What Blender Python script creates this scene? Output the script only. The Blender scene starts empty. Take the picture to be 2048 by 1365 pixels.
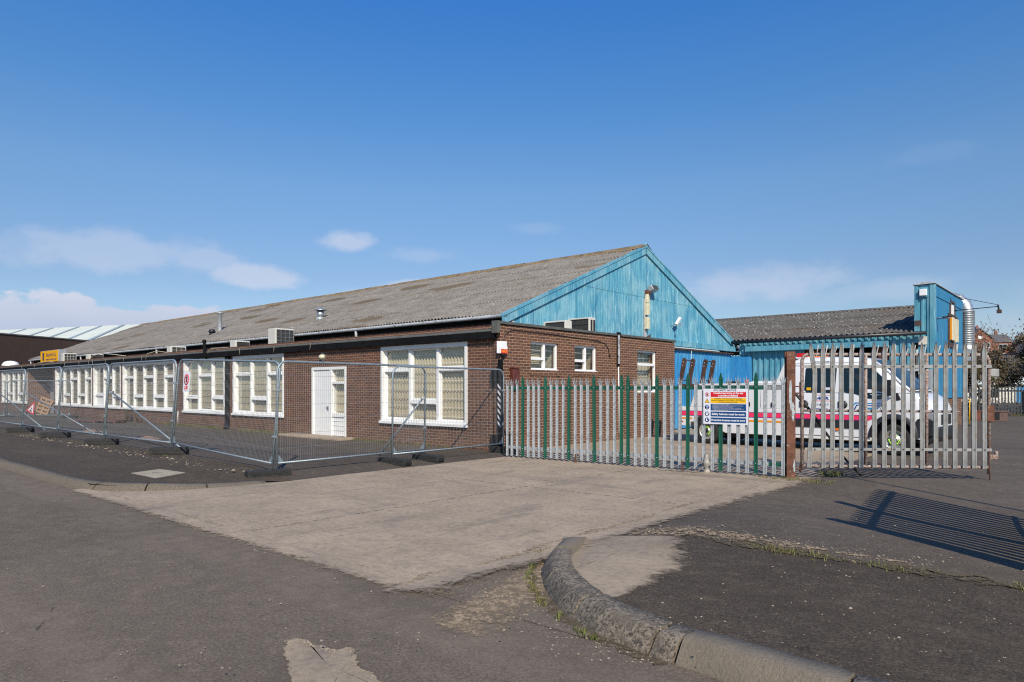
import bpy, math, random
from mathutils import Vector, Matrix, noise as mnoise
R = math.radians
sc = bpy.context.scene
col = sc.collection
rnd = random.Random(7)

# ---------------------------------------------------------------- camera
cam = bpy.data.cameras.new("camera"); co = bpy.data.objects.new("camera", cam); col.objects.link(co)
co.location = (0, 0, 1.6); co.rotation_euler = (R(90), 0, 0)
cam.sensor_width = 36; cam.lens = 24.0; cam.shift_y = 94.5 / 2048
cam.clip_start = 0.1; cam.clip_end = 3000
sc.camera = co

# ---------------------------------------------------------------- sky, sun, exposure
SUN_DIR = Vector((0.17, -0.985, 0)).normalized()          # towards the sun, on the ground
EL = R(38)
w = bpy.data.worlds.new("World"); sc.world = w; w.use_nodes = True
wn = w.node_tree; wn.nodes.clear()
def wnode(t, **kw):
    n = wn.nodes.new(t)
    for k, v in kw.items(): setattr(n, k, v)
    return n
def wmath(op, a, b=None, c=None, clamp=False):
    n = wn.nodes.new('ShaderNodeMath'); n.operation = op; n.use_clamp = clamp
    for i, v in enumerate((a, b, c)):
        if v is None: continue
        if isinstance(v, (int, float)): n.inputs[i].default_value = v
        else: wn.links.new(v, n.inputs[i])
    return n.outputs[0]
sky = wnode('ShaderNodeTexSky', sky_type='NISHITA', sun_disc=False, sun_elevation=EL,
            sun_rotation=math.atan2(SUN_DIR.x, SUN_DIR.y), altitude=0, air_density=1.0, dust_density=0.35, ozone_density=2.5)
tc = wnode('ShaderNodeTexCoord'); sx = wnode('ShaderNodeSeparateXYZ'); wn.links.new(tc.outputs['Generated'], sx.inputs[0])
az = wmath('ARCTAN2', sx.outputs[0], sx.outputs[1]); el = wmath('ARCSINE', sx.outputs[2])
cv = wnode('ShaderNodeCombineXYZ'); wn.links.new(az, cv.inputs[0]); wn.links.new(wmath('MULTIPLY', el, 1.6), cv.inputs[1])
nz = wnode('ShaderNodeTexNoise'); nz.inputs['Scale'].default_value = 16; nz.inputs['Detail'].default_value = 8; nz.inputs['Roughness'].default_value = 0.55
wn.links.new(cv.outputs[0], nz.inputs['Vector'])
nz2 = wnode('ShaderNodeTexNoise'); nz2.inputs['Scale'].default_value = 5.5; nz2.inputs['Detail'].default_value = 5
wn.links.new(cv.outputs[0], nz2.inputs['Vector'])
nd = wmath('SUBTRACT', wmath('ADD', wmath('MULTIPLY', nz.outputs[0], 1.3), wmath('MULTIPLY', nz2.outputs[0], 0.9)), 1.1)
# clearer, deeper blue higher up than the sky model gives
dm = wnode('ShaderNodeMapRange'); wn.links.new(el, dm.inputs[0]); dm.inputs[1].default_value = R(6); dm.inputs[2].default_value = R(31)
dm.inputs[1].default_value = R(2); dc = wnode('ShaderNodeValToRGB'); wn.links.new(dm.outputs[0], dc.inputs[0]); cr_ = dc.color_ramp
cr_.elements[0].position = 0; cr_.elements[0].color = (.72, .785, .89, 1); cr_.elements[1].position = 1; cr_.elements[1].color = (.36, .98, 1.62, 1)
for p_, c_ in ((.24, (.74, .80, .91, 1)), (.48, (.77, .98, 1.12, 1)), (.68, (.58, 1.0, 1.30, 1))):
    e_ = cr_.elements.new(p_); e_.color = c_
hs = wnode('ShaderNodeMix', data_type='RGBA', blend_type='MULTIPLY'); hs.inputs[0].default_value = 1
wn.links.new(sky.outputs[0], hs.inputs[6]); wn.links.new(dc.outputs[0], hs.inputs[7])
# low cumulus and thin veils: azimuth, elevation, half widths (degrees), strength, softness
CL = [(-33.5, 4.2, 5.5, 2.4, .95, .2), (-26.0, 4.5, 5.2, 2.2, .95, .18), (-20.5, 4.1, 6.0, 1.6, .75, .25), (-40, 4.0, 7.0, 1.9, .55, .5), (-30, 2.2, 16.0, 2.4, .45, .7),
      (-31, 9.8, 7.5, 1.4, .36, .8), (-24.5, 9.7, 2.4, .8, .34, .7), (-13.6, 11.9, 2.2, .95, .52, .7), (-20.3, 8.6, 3.3, 1.0, .55, .6), (-8.8, 8.2, 2.6, .9, .5, .6), (-12.5, 7.6, 1.6, .7, .3, .9),
      (-7.5, 10.9, 3.2, .7, .22, 1.0), (19.5, 8.0, 7.5, 1.4, .42, 1.0), (28, 7.2, 5.0, .9, .25, 1.0), (31, 16.3, 3.0, .7, .05, 1.0), (2, 13.2, 2.6, .5, .12, 1.0), (45, 4.0, 14, 2.5, .3, 1.0), (120, 9, 30, 3, .5, .8), (-120, 8, 30, 3, .5, .8), (180, 7, 25, 2.5, .5, .8)]
tot = None
for a, e, ra, re_, st, so in CL:
    d = wmath('POWER', wmath('MULTIPLY', wmath('SUBTRACT', az, R(a)), 1 / R(ra)), 2)
    d2 = wmath('POWER', wmath('MULTIPLY', wmath('SUBTRACT', el, R(e)), 1 / R(re_)), 2)
    r = wmath('ADD', wmath('SQRT', wmath('ADD', d, d2)), wmath('MULTIPLY', nd, -1.5))
    m = wnode('ShaderNodeMapRange', interpolation_type='SMOOTHSTEP')
    wn.links.new(r, m.inputs[0]); m.inputs[1].default_value = 1.0 + so * .35; m.inputs[2].default_value = 1.0 - so * .75
    m.inputs[3].default_value = 0; m.inputs[4].default_value = st
    tot = m.outputs[0] if tot is None else wmath('MAXIMUM', tot, m.outputs[0])
# cloud tint: whiter towards the tops
tint = wnode('ShaderNodeMix', data_type='RGBA'); 
tint.inputs[6].default_value = (3.7, 4.5, 6.2, 1); tint.inputs[7].default_value = (6.2, 6.5, 7.6, 1)
mr = wnode('ShaderNodeMapRange'); wn.links.new(wmath('ADD', el, wmath('MULTIPLY', nd, .03)), mr.inputs[0]); mr.inputs[1].default_value = R(2.5); mr.inputs[2].default_value = R(7.5)
wn.links.new(mr.outputs[0], tint.inputs[0])
mx = wnode('ShaderNodeMix', data_type='RGBA'); wn.links.new(tot, mx.inputs[0]); wn.links.new(hs.outputs[2], mx.inputs[6]); wn.links.new(tint.outputs[2], mx.inputs[7])
bg = wnode('ShaderNodeBackground'); bg.inputs[1].default_value = 0.11
wn.links.new(mx.outputs[2], bg.inputs[0])
wo = wnode('ShaderNodeOutputWorld'); wn.links.new(bg.outputs[0], wo.inputs[0])
sl = bpy.data.lights.new("sun", 'SUN'); sl.energy = 5.0; sl.angle = R(.53); sl.color = (1, .895, .715)
so_ = bpy.data.objects.new("sun", sl); col.objects.link(so_)
sd = Vector((SUN_DIR.x * math.cos(EL), SUN_DIR.y * math.cos(EL), math.sin(EL)))
so_.rotation_euler = sd.to_track_quat('Z', 'Y').to_euler(); so_.location = (0, 0, 30)
sc.cycles.use_denoising = False; sc.cycles.pixel_filter_type = 'BLACKMAN_HARRIS'; sc.cycles.filter_width = 1.15
sc.cycles.max_bounces = 6; sc.cycles.transparent_max_bounces = 24
vs = sc.view_settings; vs.view_transform = 'Standard'; vs.look = 'None'; vs.exposure = 0; vs.gamma = 1
try: vs.use_curve_mapping = False
except Exception: pass

# ---------------------------------------------------------------- frames
CX, CY = -.289, 17.15
EX = Vector((.7505, -.6609, 0)); EY = Vector((.6609, .7505, 0)); TH = math.atan2(-.6609, .7505)
def L(x, y, z=0): return Vector((CX + EX.x * x + EY.x * y, CY + EX.y * x + EY.y * y, z))   # building frame -> world
def G(u, v, z=0.0):                                            # a spot on the ground seen at u, v
    y = (1.6 - z) * 1365. / (v - 777.); return Vector(((u - 1024.) / 1365. * y, y, z))
def BF(p): a = p.x - CX; b = p.y - CY; return (.7505 * a - .6609 * b, .6609 * a + .7505 * b)
def S(t): t = max(0., min(1., t)); return t * t * (3 - 2 * t)
def h_left(x, y):
    if y < -6.3: h = .08 + .07 * S((y + 9.1) / 2.8)
    else: h = .15 * S((-.4 - y) / 5.0)
    return h * S((.95 - x) / 1.6)
def h_right(x, y): return .12 * S((x - 7.25) / 1.2) * S((-2.6 - y) / 3.2)

# ---------------------------------------------------------------- mesh collector
class MB:
    def __init__(s): s.v = []; s.f = []; s.sm = []; s.mi = []; s.uvf = {}
    def face(s, idx, smooth=False, mi=0): s.f.append(tuple(idx)); s.sm.append(smooth); s.mi.append(mi)
    def quad(s, a, b, c, d, smooth=False, mi=0):
        n = len(s.v); s.v += [tuple(a), tuple(b), tuple(c), tuple(d)]; s.face((n, n+1, n+2, n+3), smooth, mi); return s
    def poly(s, pts, mi=0):
        n = len(s.v); s.v += [tuple(p) for p in pts]; s.face(range(n, n + len(pts)), False, mi); return s
    def box(s, x0, x1, y0, y1, z0, z1, M=None, mi=0):
        n = len(s.v); p = [(x0,y0,z0),(x1,y0,z0),(x1,y1,z0),(x0,y1,z0),(x0,y0,z1),(x1,y0,z1),(x1,y1,z1),(x0,y1,z1)]
        if M is not None: p = [tuple(M @ Vector(q)) for q in p]
        s.v += p
        for f in ((0,3,2,1),(4,5,6,7),(0,1,5,4),(1,2,6,5),(2,3,7,6),(3,0,4,7)): s.face([n+i for i in f], False, mi)
        return s
    def cbox(s, c, size, M=None, mi=0):
        return s.box(c[0]-size[0]/2, c[0]+size[0]/2, c[1]-size[1]/2, c[1]+size[1]/2, c[2]-size[2]/2, c[2]+size[2]/2, M, mi)
    def tube(s, pts, r, n=8, closed=False, cap=True, smooth=True, mi=0):
        pts = [Vector(p) for p in pts]; k = len(pts); rs = r if isinstance(r, (list, tuple)) else [r] * k
        base = len(s.v); up = None
        for i, p in enumerate(pts):
            a = pts[(i-1) % k] if (closed or i > 0) else p; b = pts[(i+1) % k] if (closed or i < k-1) else p
            t = (b - a)
            if t.length < 1e-9: t = Vector((0,0,1))
            t.normalize()
            if up is None:
                up = Vector((0,0,1)) if abs(t.z) < .9 else Vector((1,0,0))
            e1 = t.cross(up)
            if e1.length < 1e-6: e1 = t.cross(Vector((.3,.9,.1)))
            e1.normalize(); e2 = e1.cross(t).normalized(); up = e2
            for j in range(n):
                an = 2*math.pi*j/n; q = p + e1*math.cos(an)*rs[i] + e2*math.sin(an)*rs[i]; s.v.append(tuple(q))
        for i in range(k if closed else k-1):
            for j in range(n):
                a = base+i*n+j; b = base+i*n+(j+1)%n; c = base+((i+1)%k)*n+(j+1)%n; d = base+((i+1)%k)*n+j
                s.face((a,b,c,d), smooth, mi)
        if cap and not closed:
            s.face([base+j for j in reversed(range(n))], False, mi); s.face([base+(k-1)*n+j for j in range(n)], False, mi)
        return s
    def lathe(s, prof, n=24, c=(0,0,0), axis='z', smooth=True, mi=0):
        base = len(s.v); k = len(prof)
        for r, h in prof:
            for j in range(n):
                a = 2*math.pi*j/n; x, y = r*math.cos(a), r*math.sin(a)
                p = {'z': (x, y, h), 'y': (x, h, y), 'x': (h, x, y)}[axis]
                s.v.append((c[0]+p[0], c[1]+p[1], c[2]+p[2]))
        for i in range(k-1):
            for j in range(n): s.face((base+i*n+j, base+i*n+(j+1)%n, base+(i+1)*n+(j+1)%n, base+(i+1)*n+j), smooth, mi)
        return s
    def prism(s, pts, a, b, axis='y', mi=0, smooth=False):           # 2-D outline swept along an axis
        def P(p, h): return {'y': (p[0], h, p[1]), 'x': (h, p[0], p[1]), 'z': (p[0], p[1], h)}[axis]
        n = len(s.v); k = len(pts); s.v += [P(p, a) for p in pts] + [P(p, b) for p in pts]
        s.face([n+i for i in range(k)], False, mi); s.face([n+k+i for i in reversed(range(k))], False, mi)
        for i in range(k): s.face((n+i, n+k+i, n+k+(i+1)%k, n+(i+1)%k), smooth, mi)
        return s
    def grid(s, rows, smooth=True, mi=0):                            # rows of equal length lists of points
        n = len(s.v); w_ = len(rows[0])
        for r in rows: s.v += [tuple(p) for p in r]
        for i in range(len(rows)-1):
            for j in range(w_-1): s.face((n+i*w_+j, n+i*w_+j+1, n+(i+1)*w_+j+1, n+(i+1)*w_+j), smooth, mi)
        return s
    def mesh(s, name, fixn=True):
        me = bpy.data.meshes.new(name); me.from_pydata(s.v, [], s.f); me.update()
        me.polygons.foreach_set('use_smooth', s.sm); me.polygons.foreach_set('material_index', s.mi)
        uv = me.uv_layers.new(name='uv'); vv = me.vertices; dat = []
        for p in me.polygons:
            nx, ny, nz_ = abs(p.normal.x), abs(p.normal.y), abs(p.normal.z)
            for vi in p.vertices:
                c = vv[vi].co
                if nz_ > nx + .05 and nz_ > ny + .05: dat += [c.x, c.y]
                elif nx > ny: dat += [c.y, c.z]
                else: dat += [c.x, c.z]
        uv.data.foreach_set('uv', dat)
        if fixn:
            import bmesh
            b = bmesh.new(); b.from_mesh(me); bmesh.ops.recalc_face_normals(b, faces=b.faces); b.to_mesh(me); b.free()
        return me
def part(name, mb, mat, parent=None, loc=(0,0,0), rot=(0,0,0), bevel=0, label=None, fixn=True, seg=2):
    me = mb.mesh(name, fixn) if isinstance(mb, MB) else mb
    if mat is not None:
        for m in (mat if isinstance(mat, (list, tuple)) else [mat]): me.materials.append(m)
    o = bpy.data.objects.new(name, me); col.objects.link(o); o.location = loc; o.rotation_euler = rot
    if parent: o.parent = parent
    if label: o['label'] = label
    if bevel:
        m = o.modifiers.new('bevel', 'BEVEL'); m.width = bevel; m.segments = seg; m.limit_method = 'ANGLE'; m.angle_limit = R(40)
    return o
def tag(o, label, cat, group=None, kind=None):
    if label: o['label'] = label
    if cat: o['category'] = cat
    if group: o['group'] = group
    if kind: o['kind'] = kind
    return o
def thing(name, label, cat, loc=(0,0,0), rz=0, group=None, rot=None):
    o = bpy.data.objects.new(name, None); col.objects.link(o); o.location = loc
    o.rotation_euler = rot if rot else (0, 0, rz); o.empty_display_size = .2
    return tag(o, label, cat, group)
def struct(name, mb, mat, loc=(0,0,0), rz=0, fixn=True):
    o = part(name, mb, mat, None, loc, (0,0,rz), fixn=fixn); o['kind'] = 'structure'; return o
def dup(root, loc, rot, label, group=None):
    r = root.copy(); col.objects.link(r); r.location = loc; r.rotation_euler = rot
    r['label'] = label
    if group: r['group'] = group
    for ch in list(root.children):
        c = ch.copy(); col.objects.link(c); c.parent = r
        for g in list(ch.children):
            d = g.copy(); col.objects.link(d); d.parent = c
    return r
def text(body, size, mat, parent, loc, name='lettering', rz=0, width=None, bold=0.0, align='LEFT', shear=0, spacing=1.0, depth=.002):
    cu = bpy.data.curves.new(name, 'FONT'); cu.body = body; cu.size = size; cu.align_x = align; cu.offset = bold; cu.extrude = depth
    cu.shear = shear; cu.space_character = spacing; cu.resolution_u = 3
    o = bpy.data.objects.new(name, cu); col.objects.link(o)
    bpy.context.view_layer.update()
    me = bpy.data.meshes.new_from_object(o.evaluated_get(bpy.context.evaluated_depsgraph_get()))
    bpy.data.objects.remove(o); bpy.data.curves.remove(cu)
    xs = [v.co.x for v in me.vertices]
    if not xs: return None
    k = 1.0
    if width: k = width / max(1e-6, max(xs) - min(xs))
    for v in me.vertices: v.co = Vector((v.co.x * k, -v.co.z, v.co.y))
    me.name = name; me.materials.clear()
    return part(name, me, mat, parent, loc, (0, 0, rz))

# ---------------------------------------------------------------- materials
class Sh:
    def __init__(s, name):
        s.m = bpy.data.materials.new(name); s.m.use_nodes = True; s.t = s.m.node_tree
        s.b = s.t.nodes['Principled BSDF']; s.out = s.t.nodes['Material Output']
        s.tc = s.n('ShaderNodeTexCoord')
    def n(s, t, props=None, **ins):
        nd_ = s.t.nodes.new(t)
        for k, v in (props or {}).items(): setattr(nd_, k, v)
        for k, v in ins.items(): s.set(nd_, k.replace('_', ' '), v)
        return nd_
    def set(s, nd_, k, v):
        if isinstance(k, str) and k.lstrip('i').isdigit(): k = int(k.lstrip('i'))
        i = nd_.inputs[k]
        if hasattr(v, 'links') or isinstance(v, bpy.types.NodeSocket): s.t.links.new(v, i)
        else:
            if isinstance(v, tuple) and len(v) == 3 and i.type == 'RGBA': v = (*v, 1)
            i.default_value = v
    def vec(s, src='UV', scale=(1,1,1), rot=(0,0,0), loc=(0,0,0)):
        mp = s.n('ShaderNodeMapping'); s.t.links.new(s.tc.outputs[src], mp.inputs[0])
        mp.inputs['Scale'].default_value = scale; mp.inputs['Rotation'].default_value = rot; mp.inputs['Location'].default_value = loc
        return mp.outputs[0]
    def noise(s, scale, v=None, detail=4, rough=.55, dist=0):
        nn = s.n('ShaderNodeTexNoise', Scale=float(scale), Detail=float(detail), Roughness=rough, Distortion=float(dist))
        s.t.links.new(v if v is not None else s.tc.outputs['Object'], nn.inputs['Vector']); return nn.outputs[0]
    def vor(s, scale, v=None, feat='F1', out='Distance', rand=1.0):
        nn = s.n('ShaderNodeTexVoronoi', {'feature': feat}, Scale=float(scale), Randomness=rand)
        s.t.links.new(v if v is not None else s.tc.outputs['Object'], nn.inputs['Vector']); return nn.outputs[out]
    def ramp(s, fac, a, b, lo=0.0, hi=1.0):
        m = s.n('ShaderNodeMapRange', {'interpolation_type': 'SMOOTHSTEP'}); s.t.links.new(fac, m.inputs[0])
        for i, v in ((1, a), (2, b), (3, lo), (4, hi)): m.inputs[i].default_value = v
        return m.outputs[0]
    def mix(s, f, a, b, blend='MIX'):
        m = s.n('ShaderNodeMix', {'data_type': 'RGBA', 'blend_type': blend})
        s.set(m, 0, f); s.set(m, 6, a); s.set(m, 7, b); return m.outputs[2]
    def math(s, op, a, b=0.0, clamp=False):
        m = s.n('ShaderNodeMath', {'operation': op, 'use_clamp': clamp}); s.set(m, 0, a); s.set(m, 1, b); return m.outputs[0]
    def bump(s, h, strength=.5, dist=.01):
        b = s.n('ShaderNodeBump', Strength=strength, Distance=dist); s.t.links.new(h, b.inputs['Height']); s.t.links.new(b.outputs[0], s.b.inputs['Normal'])
    def fin(s, color, rough=.6, metal=0.0, spec=None):
        s.set(s.b, 'Base Color', color); s.set(s.b, 'Roughness', rough); s.b.inputs['Metallic'].default_value = metal
        if spec is not None: s.b.inputs['Specular IOR Level'].default_value = spec
        return s.m
def C3(c, k=1.0): return (min(1, c[0]*k), min(1, c[1]*k), min(1, c[2]*k), 1)
def simple(name, c, rough=.5, metal=0., var=.15, scale=6., bump=0., dirt=None, dirt_amt=.45, spec=None):
    s = Sh(name); f = s.ramp(s.noise(scale, detail=6), .3, .7)
    cc = s.mix(f, C3(c, 1-var), C3(c, 1+var))
    if dirt:
        d = s.ramp(s.noise(scale*2.3, detail=8, rough=.65), .75 - dirt_amt*.5, .85 - dirt_amt*.3)
        cc = s.mix(d, cc, C3(dirt))
    if bump: s.bump(s.noise(scale*8, detail=5), .6, bump)
    return s.fin(cc, rough, metal, spec)
def brick(name, c1, c2, mortar, dark=None, dk=.3):
    s = Sh(name); v = s.vec('UV')
    bt = s.n('ShaderNodeTexBrick', {'offset': .5}, Scale=1.0, Mortar_Size=.0075, Mortar_Smooth=.15, Bias=0.0, Brick_Width=.225, Row_Height=.075)
    s.t.links.new(v, bt.inputs['Vector']); s.set(bt, 'Color1', C3(c1)); s.set(bt, 'Color2', C3(c2)); s.set(bt, 'Mortar', C3(mortar))
    big = s.ramp(s.noise(.7, v, 5), .35, .7)
    cc = s.mix(s.math('MULTIPLY', big, .35), bt.outputs['Color'], s.mix(.5, bt.outputs['Color'], C3(dark or c1)))
    fine = s.noise(60, v, 4); cc = s.mix(s.math('MULTIPLY', s.ramp(fine, .35, .75), .3), cc, (.02, .015, .012, 1))
    # efflorescence and splashes near the ground, where rain wets the wall
    sx_ = s.n('ShaderNodeSeparateXYZ'); s.t.links.new(v, sx_.inputs[0])
    st = s.math('MULTIPLY', s.ramp(sx_.outputs[1], .75, .0), s.ramp(s.noise(1.6, v, 7, .7), .42, .68))
    cc = s.mix(s.math('MULTIPLY', st, .25), cc, (.30, .24, .18, 1))
    h = s.math('SUBTRACT', s.math('MULTIPLY', fine, .25), bt.outputs['Fac']); s.bump(h, .8, .006)
    return s.fin(cc, .88)
M = {}
M['brick'] = brick('warm_brown_brick', (.168, .070, .043), (.085, .040, .030), (.41, .27, .165), (.085, .045, .036))
M['brick_dark'] = brick('dark_purple_brick', (.060, .032, .026), (.042, .024, .021), (.095, .065, .05))
M['brick_house'] = brick('orange_house_brick', (.30, .10, .06), (.24, .08, .05), (.30, .2, .15))
def asphalt(name, c, speck=.5, tan=.2, warm=(.17, .135, .1), seed=0.):
    s = Sh(name); v = s.vec('UV', loc=(seed, seed*.7, 0))
    n1 = s.noise(1.1, v, 8, .62); n2 = s.noise(95, v, 3, .7); n3 = s.noise(.28, v, 5)
    vo = s.vor(120, v, out='Color'); sv = s.n('ShaderNodeSeparateColor'); s.t.links.new(vo, sv.inputs[0])
    cc = s.mix(s.ramp(n1, .3, .7), C3(c, .84), C3(c, 1.14))
    cc = s.mix(s.math('MULTIPLY', s.ramp(n3, .45, .7), tan), cc, C3(warm))
    fr_ = s.noise(42, v, 12, .84); cc = s.mix(s.math('MULTIPLY', s.ramp(fr_, .49, .57), .8), cc, C3(c, .36)); cc = s.mix(s.math('MULTIPLY', s.ramp(fr_, .485, .40), .7), cc, C3(warm, 1.4))
    cc = s.mix(s.math('MULTIPLY', s.ramp(n2, .38, .62), .3), cc, C3(c, .45))
    cc = s.mix(s.math('MULTIPLY', s.ramp(sv.outputs[0], .72, .98), speck*.55), cc, C3((.27, .23, .19)))
    vd = s.vor(17, v, out='Distance'); spots = s.math('LESS_THAN', vd, .045)
    cc = s.mix(s.math('MULTIPLY', spots, speck*.7), cc, (.42, .38, .32, 1))
    # worn tracks and grubby wisps lying along the street
    sy = s.n('ShaderNodeSeparateXYZ'); s.t.links.new(v, sy.inputs[0]); wv = s.math('SINE', s.math('ADD', s.math('MULTIPLY', sy.outputs[1], 3.3), s.math('MULTIPLY', n3, 3.0)))
    cc = s.mix(s.math('MULTIPLY', s.ramp(s.math('MULTIPLY', wv, n1), .1, .55), .30), cc, C3(c, 1.45)); cc = s.mix(s.math('MULTIPLY', s.ramp(s.noise(.6, s.vec('UV', scale=(.5, 1.3, 1), loc=(seed, 8, 0)), 9, .7), .50, .66), .4), cc, C3(c, .62))
    md = s.noise(5.5, v, 9, .82); cc = s.mix(s.math('MULTIPLY', s.ramp(md, .50, .60), .42), cc, C3(c, .55)); cc = s.mix(s.math('MULTIPLY', s.ramp(md, .47, .38), .42), cc, C3(warm, 1.25))
    big = s.vor(.23, s.vec('UV', loc=(seed + 3, 1, 0)), out='Color'); bs_ = s.n('ShaderNodeSeparateColor'); s.t.links.new(big, bs_.inputs[0]); cc = s.mix(.16, cc, s.mix(bs_.outputs[0], C3(c, .6), C3(c, 1.5)))
    vs_ = s.vec('UV', scale=(.35, 1.6, 1), loc=(seed, 2, 0)); n4 = s.noise(1.2, vs_, 9, .68)
    cc = s.mix(s.math('MULTIPLY', s.ramp(n4, .56, .72), .35), cc, C3(warm, 1.15))
    cc = s.mix(s.math('MULTIPLY', s.ramp(n4, .42, .28), .35), cc, C3(c, .6))
    crk = s.vor(.55, s.vec('UV', loc=(seed, 5, 0)), 'DISTANCE_TO_EDGE'); jit = s.noise(6, v, 6)
    ck = s.math('MULTIPLY', s.ramp(s.math('ADD', crk, s.math('MULTIPLY', jit, .03)), .0165, .0145), s.ramp(n1, .5, .6))
    cc = s.mix(s.math('MULTIPLY', ck, .7), cc, C3(c, .3))
    h = s.math('ADD', s.math('MULTIPLY', n2, .6), s.math('MULTIPLY', sv.outputs[1], .5)); s.bump(s.math('ADD', h, fr_), .8, .0035)
    return s.fin(cc, .9, spec=.3)
M['road'] = asphalt('road_asphalt', (.152, .119, .088), .45, .3, warm=(.20, .16, .115))
M['path'] = asphalt('footpath_asphalt', (.066, .049, .034), .55, .3, warm=(.13, .10, .07), seed=3.)
M['yard_asphalt'] = asphalt('yard_asphalt', (.105, .083, .065), .7, .25, warm=(.17, .14, .105), seed=9.)
M['fore'] = asphalt('forecourt_asphalt', (.090, .072, .056), .4, .25, warm=(.16, .125, .09), seed=14.)
def concrete(name, c, dark=(.12, .1, .085), amt=.4):
    s = Sh(name); v = s.vec('UV'); vs_ = s.vec('UV', scale=(1.9, .38, 1))
    n1 = s.noise(.9, v, 8, .6); n2 = s.noise(80, v, 3); n4 = s.noise(1.0, vs_, 9, .66)
    cc = s.mix(s.ramp(n1, .3, .7), C3(c, .86), C3(c, 1.1))
    cc = s.mix(s.math('MULTIPLY', s.ramp(n4, .52, .72), amt), cc, C3(dark))
    cc = s.mix(s.math('MULTIPLY', s.ramp(n2, .4, .7), .22), cc, C3(dark, 1.2))
    fr_ = s.noise(14, v, 12, .84); cc = s.mix(s.math('MULTIPLY', s.ramp(fr_, .50, .60), .5), cc, C3(dark, 1.2)); cc = s.mix(s.math('MULTIPLY', s.ramp(fr_, .48, .40), .5), cc, C3(c, 1.3))
    md = s.noise(3.2, v, 9, .8); cc = s.mix(s.math('MULTIPLY', s.ramp(md, .50, .62), .34), cc, C3(dark, 1.5)); cc = s.mix(s.math('MULTIPLY', s.ramp(md, .46, .36), .35), cc, C3(c, 1.25))
    arc = s.noise(1.1, s.vec('UV', scale=(.16, .9, 1), rot=(0, 0, .5)), 10, .7); cc = s.mix(s.math('MULTIPLY', s.ramp(arc, .53, .66), amt * .9), cc, C3(dark, 1.3))
    vd = s.vor(9, v); cc = s.mix(s.math('MULTIPLY', s.math('LESS_THAN', vd, .05), .75), cc, C3(dark, .4))
    j = s.vor(.33, v, 'DISTANCE_TO_EDGE', rand=.35); jj = s.ramp(s.math('ADD', j, s.math('MULTIPLY', s.noise(5, v, 5), .02)), .0125, .0105)
    cc = s.mix(s.math('MULTIPLY', s.math('MULTIPLY', jj, s.ramp(n1, .4, .5)), .5), cc, C3(dark, .6))
    s.bump(s.math('ADD', n2, s.math('MULTIPLY', n4, .5)), .6, .004)
    return s.fin(cc, .88, spec=.3)
M['concrete'] = concrete('worn_concrete', (.375, .295, .212), amt=.55)
M['stone'] = concrete('broken_concrete', (.34, .27, .19), amt=.55)
M['slab'] = concrete('cover_slab_concrete', (.37, .32, .24), amt=.12)
def kerbm(name, c, dark, a, b):
    s = Sh(name); n = s.noise(38, None, 10, .82); cc = s.mix(s.ramp(n, a, b), C3(dark), C3(c)); cc = s.mix(s.math('MULTIPLY', s.ramp(s.noise(7, None, 6), .48, .62), .55), cc, C3(dark, 1.5))
    cc = s.mix(s.math('MULTIPLY', s.ramp(s.noise(3, None, 5), .5, .7), .4), cc, C3(c, .7))
    s.bump(s.noise(55, None, 6, .7), .9, .012); return s.fin(cc, .9)
M['kerb'] = kerbm('speckled_kerbstone', (.27, .22, .165), (.055, .046, .036), .43, .55)
M['kerb_old'] = kerbm('dull_kerbstone', (.19, .155, .115), (.09, .075, .055), .35, .65)
M['kerb_new'] = kerbm('grey_kerbstone', (.21, .175, .13), (.12, .10, .075), .2, .6)
def roofm(name, c, brown, lich, white_spots=.0, moss=.5):
    s = Sh(name); v = s.vec('Object'); vl = s.vec('Object', scale=(.28, 1, 1))
    cc = s.mix(s.ramp(s.noise(1.4, v, 7, .6), .3, .7), C3(c, .8), C3(c, 1.12))
    cc = s.mix(s.math('MULTIPLY', s.ramp(s.noise(30, v, 5), .45, .68), .4), cc, C3(c, .45))
    vb = s.vec('Object', scale=(.55, 1.5, 1)); vo = s.vor(.42, vb, out='Distance'); nn = s.noise(3.5, v, 6)
    patch = s.ramp(s.math('ADD', vo, s.math('MULTIPLY', nn, .35)), .45, .37)
    big = s.noise(.5, s.vec('Object', scale=(.5, 1, 1), rot=(0, 0, .5)), 7, .7); cc = s.mix(s.math('MULTIPLY', s.ramp(big, .52, .66), .45), cc, C3(brown, 1.25)); fr2 = s.noise(5, v, 12, .85); cc = s.mix(s.math('MULTIPLY', s.ramp(fr2, .5, .58), .5), cc, C3(c, .45)); cc = s.mix(s.math('MULTIPLY', s.ramp(fr2, .48, .40), .4), cc, C3(c, 1.6))
    cc = s.mix(s.math('MULTIPLY', patch, moss), cc, C3(brown))
    if white_spots:
        w1 = s.vor(5.5, v); ws = s.math('MULTIPLY', s.ramp(s.math('ADD', w1, s.math('MULTIPLY', s.noise(20, v), .25)), .33, .27), s.ramp(s.noise(.9, v, 4), .38, .52))
        cc = s.mix(s.math('MULTIPLY', ws, white_spots), cc, C3(lich))
    else:
        w1 = s.vor(2.2, v); cc = s.mix(s.math('MULTIPLY', s.math('LESS_THAN', w1, .05), .8), cc, C3(lich))
        w2 = s.vor(1.3, s.vec('Object', loc=(4, 2, 0))); cc = s.mix(s.math('MULTIPLY', s.math('LESS_THAN', w2, .045), .8), cc, (.03, .03, .028, 1))
    s.bump(s.noise(40, v, 5), .5, .01)
    return s.fin(cc, .92, spec=.25)
M['roof'] = roofm('weathered_cement_sheet', (.225, .205, .180), (.125, .098, .070), (.6, .58, .52), 0., .95)
M['roof2'] = roofm('lichen_spotted_cement_sheet', (.120, .110, .100), (.12, .085, .06), (.58, .58, .52), .85, .6)
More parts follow.
